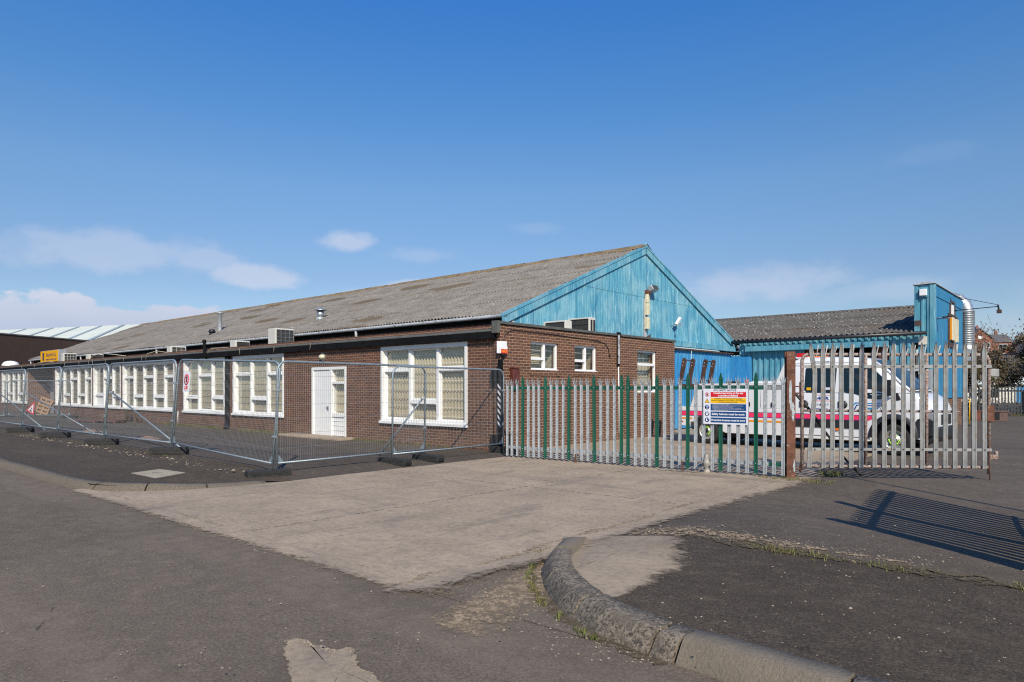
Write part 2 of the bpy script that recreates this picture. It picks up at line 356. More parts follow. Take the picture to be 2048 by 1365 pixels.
M['ridge'] = simple('lichen_ridge_tile', (.17, .135, .085), .9, var=.4, scale=3, dirt=(.30, .17, .05), dirt_amt=.6, bump=.01)
def bluem(name, c, pale, deep, streak=.6):
    s = Sh(name); v = s.vec('Object', scale=(1, 1, .12)); v2 = s.vec('Object')
    n = s.noise(9, v, 7, .65)
    cc = s.mix(s.ramp(n, .32, .66), C3(deep), C3(c))
    cc = s.mix(s.math('MULTIPLY', s.ramp(s.noise(16, v, 6, .7), .5, .72), streak), cc, C3(pale))
    cc = s.mix(s.math('MULTIPLY', s.ramp(s.noise(1.2, v2, 6), .4, .65), .35), cc, C3(pale, .85))
    cc = s.mix(s.math('MULTIPLY', s.ramp(s.noise(26, v, 6, .7), .66, .76), .4), cc, (.55, .62, .62, 1))
    return s.fin(cc, .62, spec=.35)
M['blue'] = bluem('faded_blue_cladding_paint', (.115, .36, .47), (.38, .60, .66), (.04, .22, .36), .9)
M['blue_deep'] = bluem('bright_blue_door_paint', (.035, .25, .52), (.16, .42, .62), (.02, .19, .46), .4)
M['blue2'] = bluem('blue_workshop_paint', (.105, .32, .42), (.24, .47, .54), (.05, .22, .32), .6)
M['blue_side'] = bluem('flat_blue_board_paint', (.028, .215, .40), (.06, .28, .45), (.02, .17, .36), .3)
M['white'] = simple('white_window_paint', (.80, .80, .78), .45, var=.04, scale=3, dirt=(.62, .58, .5), dirt_amt=.22)
M['white_clean'] = simple('white_plastic', (.80, .80, .80), .4, var=.03)
M['cream'] = simple('cream_plastic', (.66, .60, .42), .5, var=.06)
M['ac'] = simple('off_white_metal', (.60, .585, .53), .5, var=.06, scale=3, dirt=(.35, .31, .25), dirt_amt=.3)
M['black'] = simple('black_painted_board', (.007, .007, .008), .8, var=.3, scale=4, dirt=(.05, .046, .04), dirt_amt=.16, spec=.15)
M['blackp'] = simple('black_plastic', (.012, .012, .014), .42, var=.2)
M['rubber'] = simple('recycled_black_rubber', (.022, .022, .022), .75, var=.3, scale=12, dirt=(.07, .06, .05), dirt_amt=.3, bump=.004)
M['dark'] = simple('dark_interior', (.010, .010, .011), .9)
M['darkgrille'] = simple('dark_grille', (.035, .035, .032), .7)
M['galv'] = simple('galvanised_steel', (.46, .49, .51), .42, .75, .22, 9, dirt=(.33, .35, .36), dirt_amt=.4)
M['galv_dull'] = simple('dull_zinc_steel', (.42, .45, .47), .5, .35, .2, 14, dirt=(.25, .27, .28), dirt_amt=.5)
M['galv_rust'] = simple('rust_stained_zinc', (.29, .295, .29), .62, .2, .2, 5, dirt=(.28, .20, .13), dirt_amt=.48)
M['heras'] = simple('fence_tube_zinc', (.27, .325, .36), .5, .45, .15, 20)
M['wire'] = simple('fence_wire_zinc', (.38, .40, .41), .45, .5, .1, 20)
M['rust'] = simple('brown_rust', (.13, .052, .03), .85, 0, .35, 7, dirt=(.30, .27, .25), dirt_amt=.36, bump=.004)
M['rust_tube'] = simple('flaking_painted_rust', (.36, .30, .27), .8, 0, .2, 12, dirt=(.17, .07, .04), dirt_amt=.66, bump=.003)
M['brown_steel'] = simple('brown_primer_steel', (.075, .04, .03), .7, 0, .3, 7)
M['green'] = simple('dark_green_powder_coat', (.004, .090, .056), .45, 0, .12, 8)
M['grey_coping'] = simple('grey_felted_coping', (.085, .088, .082), .85, 0, .2, 5, dirt=(.14, .135, .12), dirt_amt=.4, bump=.004)
M['gutter'] = simple('pale_grey_gutter', (.42, .44, .46), .6, 0, .15, 2.5, dirt=(.10, .09, .085), dirt_amt=.45)
M['gutter_dark'] = simple('black_gutter', (.02, .021, .025), .4)
M['curtain'] = simple('beige_blind_fabric', (.56, .51, .39), .85, 0, .05, 3)
M['curtain_grey'] = simple('grey_blind_fabric', (.50, .46, .37), .85, 0, .05, 3)
M['tan_board'] = simple('bare_board', (.44, .32, .19), .8, 0, .12, 5)
M['yellow'] = simple('yellow_sign_face', (.85, .42, .005), .4, 0, .04)
M['navy'] = simple('navy_lettering', (.025, .03, .12), .5)
M['grey_case'] = simple('pale_grey_sheet_metal', (.36, .38, .40), .45, .3, .1)
M['wood'] = simple('pallet_softwood', (.36, .215, .11), .85, 0, .25, 9)
M['wood_red'] = simple('red_stained_pallet_wood', (.12, .045, .04), .85, 0, .25, 9)
M['sign_red'] = simple('sign_red', (.62, .01, .02), .4, 0, .04)
M['sign_blue'] = simple('sign_blue', (.006, .06, .20), .4, 0, .04)
M['sign_yellow'] = simple('sign_amber', (.85, .48, .0), .4, 0, .04)
M['sign_white'] = simple('sign_white', (.72, .73, .80), .4, 0, .02)
M['text_w'] = simple('white_lettering', (.82, .82, .84), .5, 0, .01)
M['text_k'] = simple('black_lettering', (.02, .02, .03), .5, 0, .01)
M['orange_l'] = simple('orange_lens', (.75, .17, .02), .25, 0, .05)
M['red_l'] = simple('red_lens', (.50, .015, .01), .3)
M['tank'] = simple('oxide_red_steel', (.14, .045, .03), .75, 0, .25, 6)
M['tank_dull'] = simple('dull_maroon_steel', (.11, .065, .058), .8, 0, .2, 6)
M['redbox'] = simple('dull_red_enamel', (.10, .026, .02), .5, 0, .2)
M['cable'] = simple('black_cable', (.03, .028, .025), .6)
M['cable_pale'] = simple('weathered_pale_cable', (.40, .36, .28), .7)
M['wrap'] = simple('grey_plastic_wrap', (.33, .31, .28), .42, 0, .18, 16, bump=.01)
def glassm(name, tint=(.95, .945, .93), refl=.06, rough=.02):
    s = Sh(name); t = s.t; t.nodes.remove(s.b)
    fr = s.n('ShaderNodeLayerWeight', Blend=.5); tr = s.n('ShaderNodeBsdfTransparent'); tr.inputs[0].default_value = (*tint, 1)
    gl = s.n('ShaderNodeBsdfGlossy'); gl.inputs['Roughness'].default_value = rough; gl.inputs['Color'].default_value = (.9, .95, 1, 1)
    mxx = s.n('ShaderNodeMixShader'); f = s.math('ADD', s.math('MULTIPLY', s.math('POWER', fr.outputs['Facing'], 4.0), .75), .06, True)
    t.links.new(f, mxx.inputs[0]); t.links.new(tr.outputs[0], mxx.inputs[1]); t.links.new(gl.outputs[0], mxx.inputs[2])
    t.links.new(mxx.outputs[0], s.out.inputs[0]); return s.m
M['glass'] = glassm('window_glass')
def carglass():
    s = Sh('tinted_vehicle_glass'); s.fin((.006, .014, .016, 1), .04); s.b.inputs['Specular IOR Level'].default_value = .7; return s.m
M['carglass'] = carglass()
def carpaint(name, c):
    s = Sh(name); s.fin(C3(c), .28); s.b.inputs['Coat Weight'].default_value = .5; s.b.inputs['Coat Roughness'].default_value = .08; return s.m
M['van'] = carpaint('white_vehicle_paint', (.74, .75, .76))
M['trim'] = simple('dark_grey_bumper_plastic', (.020, .021, .024), .5, 0, .1)
M['tyre'] = simple('tyre_rubber', (.018, .018, .018), .85, 0, .2, 10)
M['rim'] = simple('silver_steel_wheel', (.45, .44, .41), .4, .5, .15)
M['lime'] = simple('lime_plastic', (.38, .75, .04), .5, 0, .05)
M['pink'] = simple('fluorescent_pink_tape', (.85, .035, .12), .5, 0, .03)
M['orange_t'] = simple('orange_reflective_tape', (.80, .30, .01), .5, 0, .03)
M['purple'] = simple('purple_tape', (.045, .01, .20), .5, 0, .03)
M['logo_c'] = simple('cyan_vinyl', (.0, .28, .60), .4, 0, .03)
M['logo_b'] = simple('blue_vinyl', (.01, .05, .30), .4, 0, .03)
M['chrome'] = simple('clear_lamp', (.70, .72, .74), .12, .7, .05)
def scatterm(name, c, c2, a=.47, b=.53):
    s = Sh(name); v = s.vec('Object'); cc = s.mix(s.ramp(s.noise(40, v, 8, .75), .42, .58), C3(c), C3(c2)); s.fin(cc, .95)
    s.set(s.b, 'Alpha', s.ramp(s.noise(13, v, 12, .8), a, b)); s.bump(s.noise(60, v, 5), .8, .01); return s.m
def fadem(name, base, amp=1.5, sc=9):
    m_ = base.copy(); m_.name = name; t_ = m_.node_tree; b_ = t_.nodes['Principled BSDF']; at = t_.nodes.new('ShaderNodeAttribute'); at.attribute_name = 'fade'
    tcn = t_.nodes.new('ShaderNodeTexCoord'); no = t_.nodes.new('ShaderNodeTexNoise'); no.inputs['Scale'].default_value = sc; no.inputs['Detail'].default_value = 12; no.inputs['Roughness'].default_value = .78
    t_.links.new(tcn.outputs['Object'], no.inputs['Vector']); ma = t_.nodes.new('ShaderNodeMath'); ma.operation = 'MULTIPLY_ADD'; t_.links.new(no.outputs[0], ma.inputs[0]); ma.inputs[1].default_value = amp; ma.inputs[2].default_value = -.5 * amp
    ad = t_.nodes.new('ShaderNodeMath'); ad.operation = 'ADD'; t_.links.new(ma.outputs[0], ad.inputs[0]); t_.links.new(at.outputs['Fac'], ad.inputs[1])
    mr_ = t_.nodes.new('ShaderNodeMapRange'); mr_.interpolation_type = 'SMOOTHSTEP'; t_.links.new(ad.outputs[0], mr_.inputs[0]); mr_.inputs[1].default_value = .32; mr_.inputs[2].default_value = .68; t_.links.new(mr_.outputs[0], b_.inputs['Alpha']); return m_
M['sand_scatter'] = scatterm('scattered_sand_and_grit', (.40, .29, .17), (.20, .15, .10), .49, .53)
M['dirt_scatter'] = scatterm('scattered_soil', (.13, .095, .05), (.07, .055, .03), .48, .52)
def leafm(name, a, b, c3=None):
    s = Sh(name); oi = s.n('ShaderNodeTexCoord'); f = s.ramp(s.noise(.9, None, 5), .35, .65); f2 = s.ramp(s.noise(7, None, 4), .35, .7)
    cc = s.mix(f, C3(a), C3(b)); cc = s.mix(s.math('MULTIPLY', f2, .5), cc, C3(c3 or a, .6)); return s.fin(cc, .7)
M['leaf'] = leafm('hawthorn_leaf', (.085, .090, .030), (.15, .105, .055), (.045, .06, .018))
M['leaf_brown'] = leafm('brown_twig_leaf', (.21, .145, .09), (.13, .09, .06))
M['grass'] = leafm('rough_grass', (.12, .145, .03), (.20, .17, .06), (.07, .10, .02))
M['moss'] = leafm('moss_and_soil', (.13, .10, .045), (.085, .10, .02), (.17, .12, .06))
M['bark'] = simple('grey_brown_bark', (.10, .078, .06), .9, 0, .3, 6)
M['gravel'] = simple('pinkish_gravel', (.26, .17, .13), .9, 0, .3, 30, bump=.01)
M['stone_bit'] = simple('pale_stone_chips', (.27, .22, .165), .9, 0, .25, 3)
M['palis'] = simple('dark_painted_palisade', (.050, .060, .066), .6, 0, .25, 5)
M['slate'] = simple('slate_roof_tiles', (.11, .10, .10), .8, 0, .2, 1.)
M['cream_render'] = simple('cream_render', (.62, .58, .50), .9, 0, .08, 1.)
M['white_roof'] = simple('white_sheet_roof', (.60, .63, .56), .95, 0, .05, .5, spec=.1)
M['skylight'] = simple('greyed_rooflight', (.30, .36, .37), .5, 0, .08, .5)
# ================================================================ GROUND (building frame: x runs out of the gable, y into the site)
def nz1(x, s=0.): return mnoise.noise(Vector((x, s, 3.7)))
def fr(a, b, step):
    n = max(1, int(math.ceil((b - a) / step))); return [a + (b - a) * i / n for i in range(n + 1)]
def sheet(name, mat, rows, smooth=True):
    return struct(name, MB().grid(rows, smooth), mat, (CX, CY, 0), TH)
# the one sheet that reaches the horizon, rising to a low hill far behind the yard
def gz(x, y):                                                   # world
    return -.03 + 9.5 * S((y - 75) / 90.) * S((x - 5) / 60.)
xs = [-700, -300, -120, -60, -30, -10, 0, 10, 20, 30, 40, 50, 60, 70, 85, 100, 120, 150, 200, 300, 700]
ys = [-60, -20, 0, 20, 45, 60, 70, 80, 90, 100, 110, 125, 140, 160, 200, 300, 700, 1500]
struct('ground', MB().grid([[(x, y, gz(x, y)) for x in xs] for y in ys]), M['yard_asphalt'])
def fsheet(name, mat, rows):                                    # rows of (x, y, z, fade): the edge frays away where fade drops to 0
    o = sheet(name, mat, [[q[:3] for q in r] for r in rows]); a = o.data.color_attributes.new('fade', 'FLOAT_COLOR', 'POINT')
    a.data.foreach_set('color', [c for r in rows for q in r for c in (q[3], q[3], q[3], 1)]); return o
M['concrete_fade'] = fadem('worn_concrete_fraying_edge', M['concrete']); M['stone_fade'] = fadem('broken_concrete_fraying_edge', M['stone'], 1.3); M['sand_fade'] = fadem('sand_fraying_edge', scatterm('wind_blown_sand', (.42, .31, .19), (.24, .18, .12), -1, -.9), 1.5, 11)
# street, lying along the front of the building
sheet('road', M['road'], [[(x, y, 0.0) for x in fr(-90, 40, 4)] for y in (-26, -16, -9.12)] if False else [[(x, y, -.008) for x in fr(-90, 40, 4)] for y in (-26, -16, -9.0, -6.0)])
# concrete crossing and yard slab
def cx0(y): return .86 + .05 * nz1(y * .9) if y < 0 else .05
def cx1(y): return 7.26 + .10 * nz1(y * 1.1, 5) + .03 * nz1(y * 6, 5)
rows = []
for y in fr(-9.05, 0, .12):
    jit = .035 * nz1(y * 3) 
    xl = cx0(y)
    if y < -6.6:
        t_ = (-6.6 - y) / 2.45; xl = .86 - 1.75 * (1 - math.sqrt(max(0, 1 - t_ * t_))) + .02 * nz1(y * 5)
    rows.append([(xl + (cx1(y) - xl) * i / 30., y + (.05 * nz1(i * .9, 2) if y < -9.0 else 0), 0.0) for i in range(31)])
sheet('concrete_crossing', M['concrete'], rows)
rows = [[(-1.4 + (cx1(y) + 1.4) * i / 30., y, 0.0) for i in range(31)] for y in fr(0, 2, .12) + fr(2.3, 17, .6)]
sheet('yard_concrete', M['concrete'], rows)
# ragged, gravelly seam where the crossing meets the street
sm_ = lambda x, s_: .09 * nz1(x * 1.3, s_) + .07 * nz1(x * 5, s_) + .05 * nz1(x * 19, s_)
sheet('seam_rubble', M['sand_scatter'], [[(x, -9.07 + k * (.10 + max(-.03, sm_(x, 20 + k))), .0035 - .001 * abs(k)) for x in fr(-.6, 7.6, .025)] for k in (-1, 0, 1)])
sheet('seam_rubble_side', M['sand_scatter'], [[(cx1(y) + k * (.12 + max(-.02, sm_(y, 30 + k))) + .02, y, (h_right(cx1(y) + .1, y) + .0035) - .001 * abs(k)) for y in fr(-9.1, 1, .025)] for k in (-1, 0, 1)])
fsheet('crossing_front_edge', M['concrete_fade'], [[(x, -8.98 - k * .055, .0045 - .0004 * k, (1.05 - k / 7.) * min(1, (8.0 - x) / .8)) for x in fr(-.75, 7.9, .1)] for k in range(8)])
fsheet('crossing_side_edge', M['concrete_fade'], [[(cx1(y) - .06 + k * .11, y, h_right(cx1(y) + k * .11, y) + .0049 - .0003 * k, (1.0 - k / 6.5) * min(1, (y + 9.5) / .5)) for y in fr(-9.5, 1.0, .1)] for k in range(8)])
fsheet('road_edge_dust', M['sand_fade'], [[(7.9 + k * .2 - .25 * (y + 9.2), y, -.0025, (.42, .55, .5, .35, .1)[k] - (0 if -9.6 < y < -7.2 else .5)) for y in fr(-9.8, -7.0, .1)] for k in range(5)])
# asphalt sliver between the crossing and the right-hand kerb, asphalt right of the crossing
rows = []
for y in fr(-9.08, -6.8, .15): rows.append([(7.15 + 1.9 * i / 8., y, -.004) for i in range(9)])
sheet('road_edge', M['road'], rows)
def rk_x(y):                                                    # inner edge of the right-hand kerb, as x of y
    pts = [(-6.6, 7.20), (-6.83, 7.28), (-7.3, 7.58), (-7.9, 7.97), (-8.35, 8.42), (-8.72, 8.98), (-8.88, 9.6), (-8.93, 10)]
    for (a, xa), (b, xb) in zip(pts, pts[1:]):
        if y >= b: return xa + (xb - xa) * (a - y) / (a - b) if y <= a else xa
    return 10
rows = []
for y in fr(-8.93, -6.35, .1):
    x0 = rk_x(y); rows.append([(x0 + (34 - x0) * (i / 60.) ** 2.2, y + (.05 * nz1(i * .8, 1) if y > -6.4 else 0), h_right(x0 + (34 - x0) * (i / 60.) ** 2.2, y)) for i in range(61)])
sheet('footpath', M['path'], rows)
rows = []
for y in fr(-6.42, 5, .16) + fr(5.5, 40, 1.5):
    x0 = max(7.1, cx1(y) - .1) if y < 17 else 3
    if -6.6 < y < -6.2: x0 = 7.25
    rows.append([(x0 + (60 - x0) * (i / 50.) ** 2, y, h_right(x0 + (60 - x0) * (i / 50.) ** 2, y) - .006) for i in range(51)])
sheet('yard_asphalt', M['yard_asphalt'], rows)
# sandy patch of old concrete inside the curve of the kerb
rows = []
for k in range(61):
    t = k / 60.; ax, ay = 7.36 + t * 1.42, -6.42 - t * 2.28
    bx = 8.15 + .42 * math.sin(t * 3.1) + .25 * t * 1.3 + .12 * nz1(t * 7, 8) + .06 * nz1(t * 40, 3); by = ay
    ax = rk_x(min(-6.62, ay)) + .02
    bx += .35; rows.append([(ax + max(.05, bx - ax) * i / 12., ay, h_right(ax + max(.05, bx - ax) * i / 12., ay) + .005, min(1.2, (12 - i) / 5., .2 + k / 4. if k < 8 else 2)) for i in range(13)])
fsheet('old_concrete_patch', M['stone_fade'], rows)
# left-hand footpath and forecourt up to the wall
def lx(y):                                                      # right edge of the left side
    if y < -6.6:
        t_ = (-6.6 - y) / 2.45; return .70 - 1.75 * (1 - math.sqrt(max(0, 1 - t_ * t_)))
    return .88
rows = []
for y in fr(-8.98, -6.3, .12):
    x1 = lx(y); rows.append([(x1 - (i / 60.) ** 2 * 80, y, h_left(x1 - (i / 60.) ** 2 * 80, y) + .003) for i in range(61)])
sheet('pavement', M['path'], rows)
rows = []
for y in fr(-6.3, .3, .2):
    x1 = cx0(y) + .03; rows.append([(x1 - (i / 60.) ** 2 * 80, y, max(-.001, h_left(x1 - (i / 60.) ** 2 * 80, y) + .003) - (.006 if x1 - (i / 60.) ** 2 * 80 > .5 else 0)) for i in range(61)])
sheet('forecourt', M['fore'], rows)
# joints between the cast slabs of the crossing
for j_, (xa_, ya_, xb_, yb_) in enumerate(((.9, -4.35, 7.3, -4.05), (4.3, -9.0, 4.45, -.6))):
    n_ = 60; pts_ = [(xa_ + (xb_ - xa_) * i / n_, ya_ + (yb_ - ya_) * i / n_) for i in range(n_ + 1)]; dx_, dy_ = (0, .007) if abs(xb_ - xa_) > 3 else (.007, 0)
    sheet('slab_joint', M['dirt_scatter'], [[(x + k * dx_ + .006 * nz1(i * .7, j_), y + k * dy_ + .006 * nz1(i * .6, j_ + 5), .0046) for i, (x, y) in enumerate(pts_)] for k in (-1, 1)])
# kerbs: separate stones laid end to end along a path, each a rounded block
def kerb_path(name, pts, h, mat, wid=.25, bat=.09, gap=.012, side=1, stone=.9, jitter=.006, hf=None):
    m = MB(); acc = []; P = [Vector((*p, 0)) for p in pts]; d = [0]
    for a, b in zip(P, P[1:]): d.append(d[-1] + (b - a).length)
    def at(s_):
        s_ = max(0, min(d[-1], s_))
        for i in range(len(P) - 1):
            if s_ <= d[i+1] + 1e-9:
                t = (s_ - d[i]) / max(1e-9, d[i+1] - d[i]); return P[i].lerp(P[i+1], t), (P[i+1] - P[i]).normalized()
        return P[-1], (P[-1] - P[-2]).normalized()
    s_ = 0; r_ = random.Random(len(pts))
    while s_ < d[-1] - .05:
        e = min(d[-1], s_ + stone); rows_ = []; jz = r_.uniform(-jitter, jitter)
        for q in fr(s_ + gap, e - gap, .08):
            p, t = at(q); n = Vector((-t.y, t.x, 0)) * side
            hh = (hf(p.x, p.y) if hf else h) + jz; rr = min(.025, hh * .4)
            ch = .012 * mnoise.noise(Vector((q * 4, 1.1, 0))); hh -= .016 * max(0, mnoise.noise(Vector((q * 7, 5.1, 0))) - .15) + (.007 if (q - s_ < .05 or e - q < .05) else 0)
            prof = [(-.012 + ch, -.05), (-.006 + ch, 0), (bat * .75 + ch, hh - rr), (bat, hh - rr * .25), (bat + .035, hh), (wid, hh + .004), (wid, -.05)]
            rows_.append([(p.x + n.x * a, p.y + n.y * a, b + (.004 * mnoise.noise(Vector((q * 9, a * 20, b * 20))) if a > 0 else 0)) for a, b in prof])
        if len(rows_) > 1:
            m.grid(rows_, True); m.poly(rows_[0]); m.poly(list(reversed(rows_[-1])))
        s_ = e
    return struct(name, m, mat, (CX, CY, 0), TH)
def smoothpath(pts, k=8):
    out = []
    for i in range(len(pts) - 1):
        p0 = pts[max(0, i-1)]; p1 = pts[i]; p2 = pts[i+1]; p3 = pts[min(len(pts)-1, i+2)]
        for j in range(k):
            t = j / k; f = lambda a, b, c, d_: .5 * (2*b + (c-a)*t + (2*a-5*b+4*c-d_)*t*t + (3*b-a-3*c+d_)*t**3)
            out.append((f(p0[0], p1[0], p2[0], p3[0]), f(p0[1], p1[1], p2[1], p3[1])))
    return out + [pts[-1]]
kr = smoothpath([(7.13, -6.83), (7.36, -7.25), (7.71, -7.9), (8.25, -8.5), (8.95, -8.93), (9.62, -9.07)])
kerb_path('kerb_first', kr[:15], .12, M['kerb_new'], side=1, stone=.9, hf=lambda x, y: .135 * S((x - 6.95) / .75))
kerb_path('kerb', kr[14:], .12, M['kerb'], side=1, stone=.78, hf=lambda x, y: .135 * S((x - 6.95) / .75))
kerb_path('kerb_newer', [(9.63, -9.07), (10.55, -9.13)], .135, M['kerb_new'], side=1, stone=.92)
kerb_path('kerb_right', [(10.56, -9.13), (24, -9.16)], .132, M['kerb'], side=1, stone=.91)
kl = smoothpath([(-14, -9.2), (-6, -9.16), (-2.5, -9.15), (-.9, -9.08), (-.1, -8.75), (.42, -8.2), (.72, -7.4), (.82, -6.75)])
kerb_path('kerb_left', kl, .08, M['kerb_old'], side=1, stone=.9, hf=lambda x, y: .085 * S((1.05 - x) / .9) + .012)
kerb_path('kerb_left_far', [(-80, -9.2), (-14.01, -9.2)], .08, M['kerb_old'], side=1, stone=3.)
# broken concrete showing through the road surface, close to the camera
px = [(578,1283),(590,1279),(605,1279),(612,1284),(625,1291),(650,1292),(662,1300),(672,1303),(690,1297),(704,1297),(708,1308),(710,1330),(716,1337),(735,1345),(745,1352),(752,1360),(762,1375),(740,1420),(660,1440),(600,1430),(588,1400),(590,1365),(583,1345),(580,1330),(574,1300)]
pw = [G(u, v) for u, v in px]; pts = []
for i, p in enumerate(pw):
    q = pw[(i+1) % len(pw)]
    for j in range(5):
        r_ = p.lerp(q, j / 5.); k = .012; pts.append((r_.x + 2.2 * k * mnoise.noise(r_ * 22), r_.y + 2.2 * k * mnoise.noise(r_ * 22 + Vector((9, 0, 0))), -.002))
cen = Vector((sum(p[0] for p in pts) / len(pts), sum(p[1] for p in pts) / len(pts), -.002))
m = MB(); n = len(pts); m.v = [tuple(cen)] + pts
for i in range(n): m.face((0, 1 + i, 1 + (i + 1) % n))
for (x_, y_, z_) in list(pts): m.v.append((cen.x + (x_ - cen.x) * 1.13, cen.y + (y_ - cen.y) * 1.13, .0006))
for i in range(n): m.face((1 + i, 1 + n + i, 1 + n + (i + 1) % n, 1 + (i + 1) % n))
o = struct('broken_road_patch', m, M['stone_fade']); o.location.z = .0; a = o.data.color_attributes.new('fade', 'FLOAT_COLOR', 'POINT'); f_ = [1.6] + [.95] * n + [.0] * n; a.data.foreach_set('color', [c for q in f_ for c in (q, q, q, 1)])
# concrete step at the door, dirt line at the foot of the wall
sheet('wall_foot_dirt', M['dirt_scatter'], [[(x, -.02 - (k * (.10 + .09 * nz1(x * 1.7, k) + .05 * nz1(x * 6, k))), .012 - .004 * k + (.0 if k == 0 else -.004)) for x in fr(-46, -.1, .11)] for k in (0, 1)])
sheet('verge_strip', M['dirt_scatter'], [[(x, -6.36 + k * max(.0, .12 + .16 * nz1(x * 1.6, 7) + .09 * nz1(x * 7, 7) + .05 * nz1(x * 21, 7)), h_right(x, -6.35) + .006 + (.004 if k else 0)) for x in fr(8.3, 18, .07)] for k in (-1, 0, 1)])
sheet('kerb_gutter_dirt', M['dirt_scatter'], [[(p[0] - .03 * k * 5 * (.3 + 1.2 * abs(nz1(i * .9))), p[1] - .026 * k * 5 * (.3 + 1.3 * abs(nz1(i * .87, 3))), -.003 + .001 * k) for i, p in enumerate(kr[6:])] for k in (0, 1)])
sheet('sandy_strip', M['sand_scatter'], [[(x, -6.1 + k * (.26 + .12 * nz1(x * 2, 17) + .09 * nz1(x * 14, 7)) * max(.1, min(1, (10.3 - x) / 2.5, (x - 7.35) / .5)), h_right(x, -6.1) + .0005 + (.003 if k == 0 else 0)) for x in fr(7.36, 10.3, .03)] for k in (-1, 0, 1)])

# loose grass, weeds and chips of stone
def tuft(m, c, n, h, spread, r_):
    for _ in range(n):
        a = r_.uniform(0, 6.28); q = Vector(c) + Vector((math.cos(a), math.sin(a), 0)) * r_.uniform(0, spread)
        hh = h * r_.uniform(.4, 1.15); b = r_.uniform(0, 6.28); ln = Vector((math.cos(b), math.sin(b), 0)) * hh * r_.uniform(.2, .8)
        w_ = Vector((-math.sin(b), math.cos(b), 0)) * r_.uniform(.002, .005)
        mid = q + ln * .35 + Vector((0, 0, hh * .65)); tip = q + ln + Vector((0, 0, hh))
        k = len(m.v); m.v += [tuple(q - w_), tuple(q + w_), tuple(mid + w_ * .7), tuple(mid - w_ * .7), tuple(tip)]
        m.face((k, k+1, k+2, k+3)); m.face((k+3, k+2, k+4))
m = MB(); r_ = random.Random(3)
for _ in range(420):
    x = r_.triangular(-26, -.3, -12); 
    if nz1(x * .55, 9) < -.06: continue
    tuft(m, L(x, -.06 - abs(r_.gauss(0, .07)), .0), r_.randint(7, 16), .10, .09, r_)
for _ in range(300):
    x = r_.uniform(9.0, 14)
    g = .25 + 1.6 * nz1(x * 2.3, 7)
    if r_.random() > g: continue
    tuft(m, L(x, -6.4 + r_.gauss(0, .06), h_right(x, -6.4)), r_.randint(8, 22), r_.choice((.015, .022, .035)), .08, r_)
for i in range(46):
    p = kr[int(r_.uniform(9, len(kr) - 6))]; tuft(m, L(p[0] - .05 - r_.random() * .05, p[1] - .04 - r_.random() * .06, 0), 9, .035, .035, r_)
for _ in range(60): tuft(m, L(7.3 + r_.gauss(.15, .3), -.5 + r_.gauss(0, .12), 0), 9, .05, .06, r_)
for _ in range(70): tuft(m, L(r_.uniform(-14, -1), -6.62 + r_.gauss(0, .06), .155), 6, .03, .05, r_)
tag(part('grass', m, M['grass'], fixn=False), None, None, kind='stuff')
m = MB()
def chip(m, c, s_, r_):
    k = len(m.v); pts_ = []
    for i in range(5):
        a = 6.28 * i / 5 + r_.uniform(-.3, .3); pts_.append(Vector(c) + Vector((math.cos(a) * s_ * r_.uniform(.6, 1.2), math.sin(a) * s_ * r_.uniform(.6, 1.2), 0)))
    top = Vector(c) + Vector((r_.uniform(-.3, .3) * s_, r_.uniform(-.3, .3) * s_, s_ * r_.uniform(.5, .9)))
    m.v += [tuple(p) for p in pts_] + [tuple(top)]
    for i in range(5): m.face((k + i, k + (i + 1) % 5, k + 5))
for _ in range(520):
    u = r_.uniform(7.3, 13); y = r_.uniform(-8.8, -4); chip(m, L(u, y, h_right(u, y) + .001), abs(r_.gauss(0, .0035)) + .002, r_)
for _ in range(420):
    i = r_.randint(0, len(kr) - 1); p = kr[i]; k = abs(r_.gauss(0, .35)); chip(m, L(p[0] - k * .7 - .02, p[1] - k * .5 - .02, -.004), abs(r_.gauss(0, .005)) + .003, r_)
for _ in range(500):
    x = r_.uniform(-1, 7.4); chip(m, L(x, -9.05 + r_.gauss(0, .12), -.002), abs(r_.gauss(0, .006)) + .003, r_)
for _ in range(420):
    p = G(r_.uniform(0, 2048), 900 + 465 * r_.random() ** .6); bx, by = BF(p); z = h_right(bx, by) if bx > 7.3 else (h_left(bx, by) if bx < .8 else 0)
    chip(m, (p.x, p.y, z), abs(r_.gauss(0, .004)) + .002, r_)
for _ in range(260):
    q_ = pts[r_.randrange(len(pts))]; f_ = 1.06 - abs(r_.gauss(0, .12)); chip(m, (cen.x + (q_[0] - cen.x) * f_, cen.y + (q_[1] - cen.y) * f_, .0), abs(r_.gauss(0, .004)) + .002, r_)
for _ in range(260): chip(m, L(r_.uniform(-14, .2), -6.9 + r_.gauss(0, .12), .15), abs(r_.gauss(0, .012)) + .004, r_)
for _ in range(500):
    x = r_.uniform(7.4, 10.5); chip(m, L(x, -6.1 + r_.gauss(0, .16), h_right(x, -6.1)), abs(r_.gauss(0, .006)) + .003, r_)
tag(part('loose_stones', m, M['stone_bit'], fixn=False), None, None, kind='stuff')
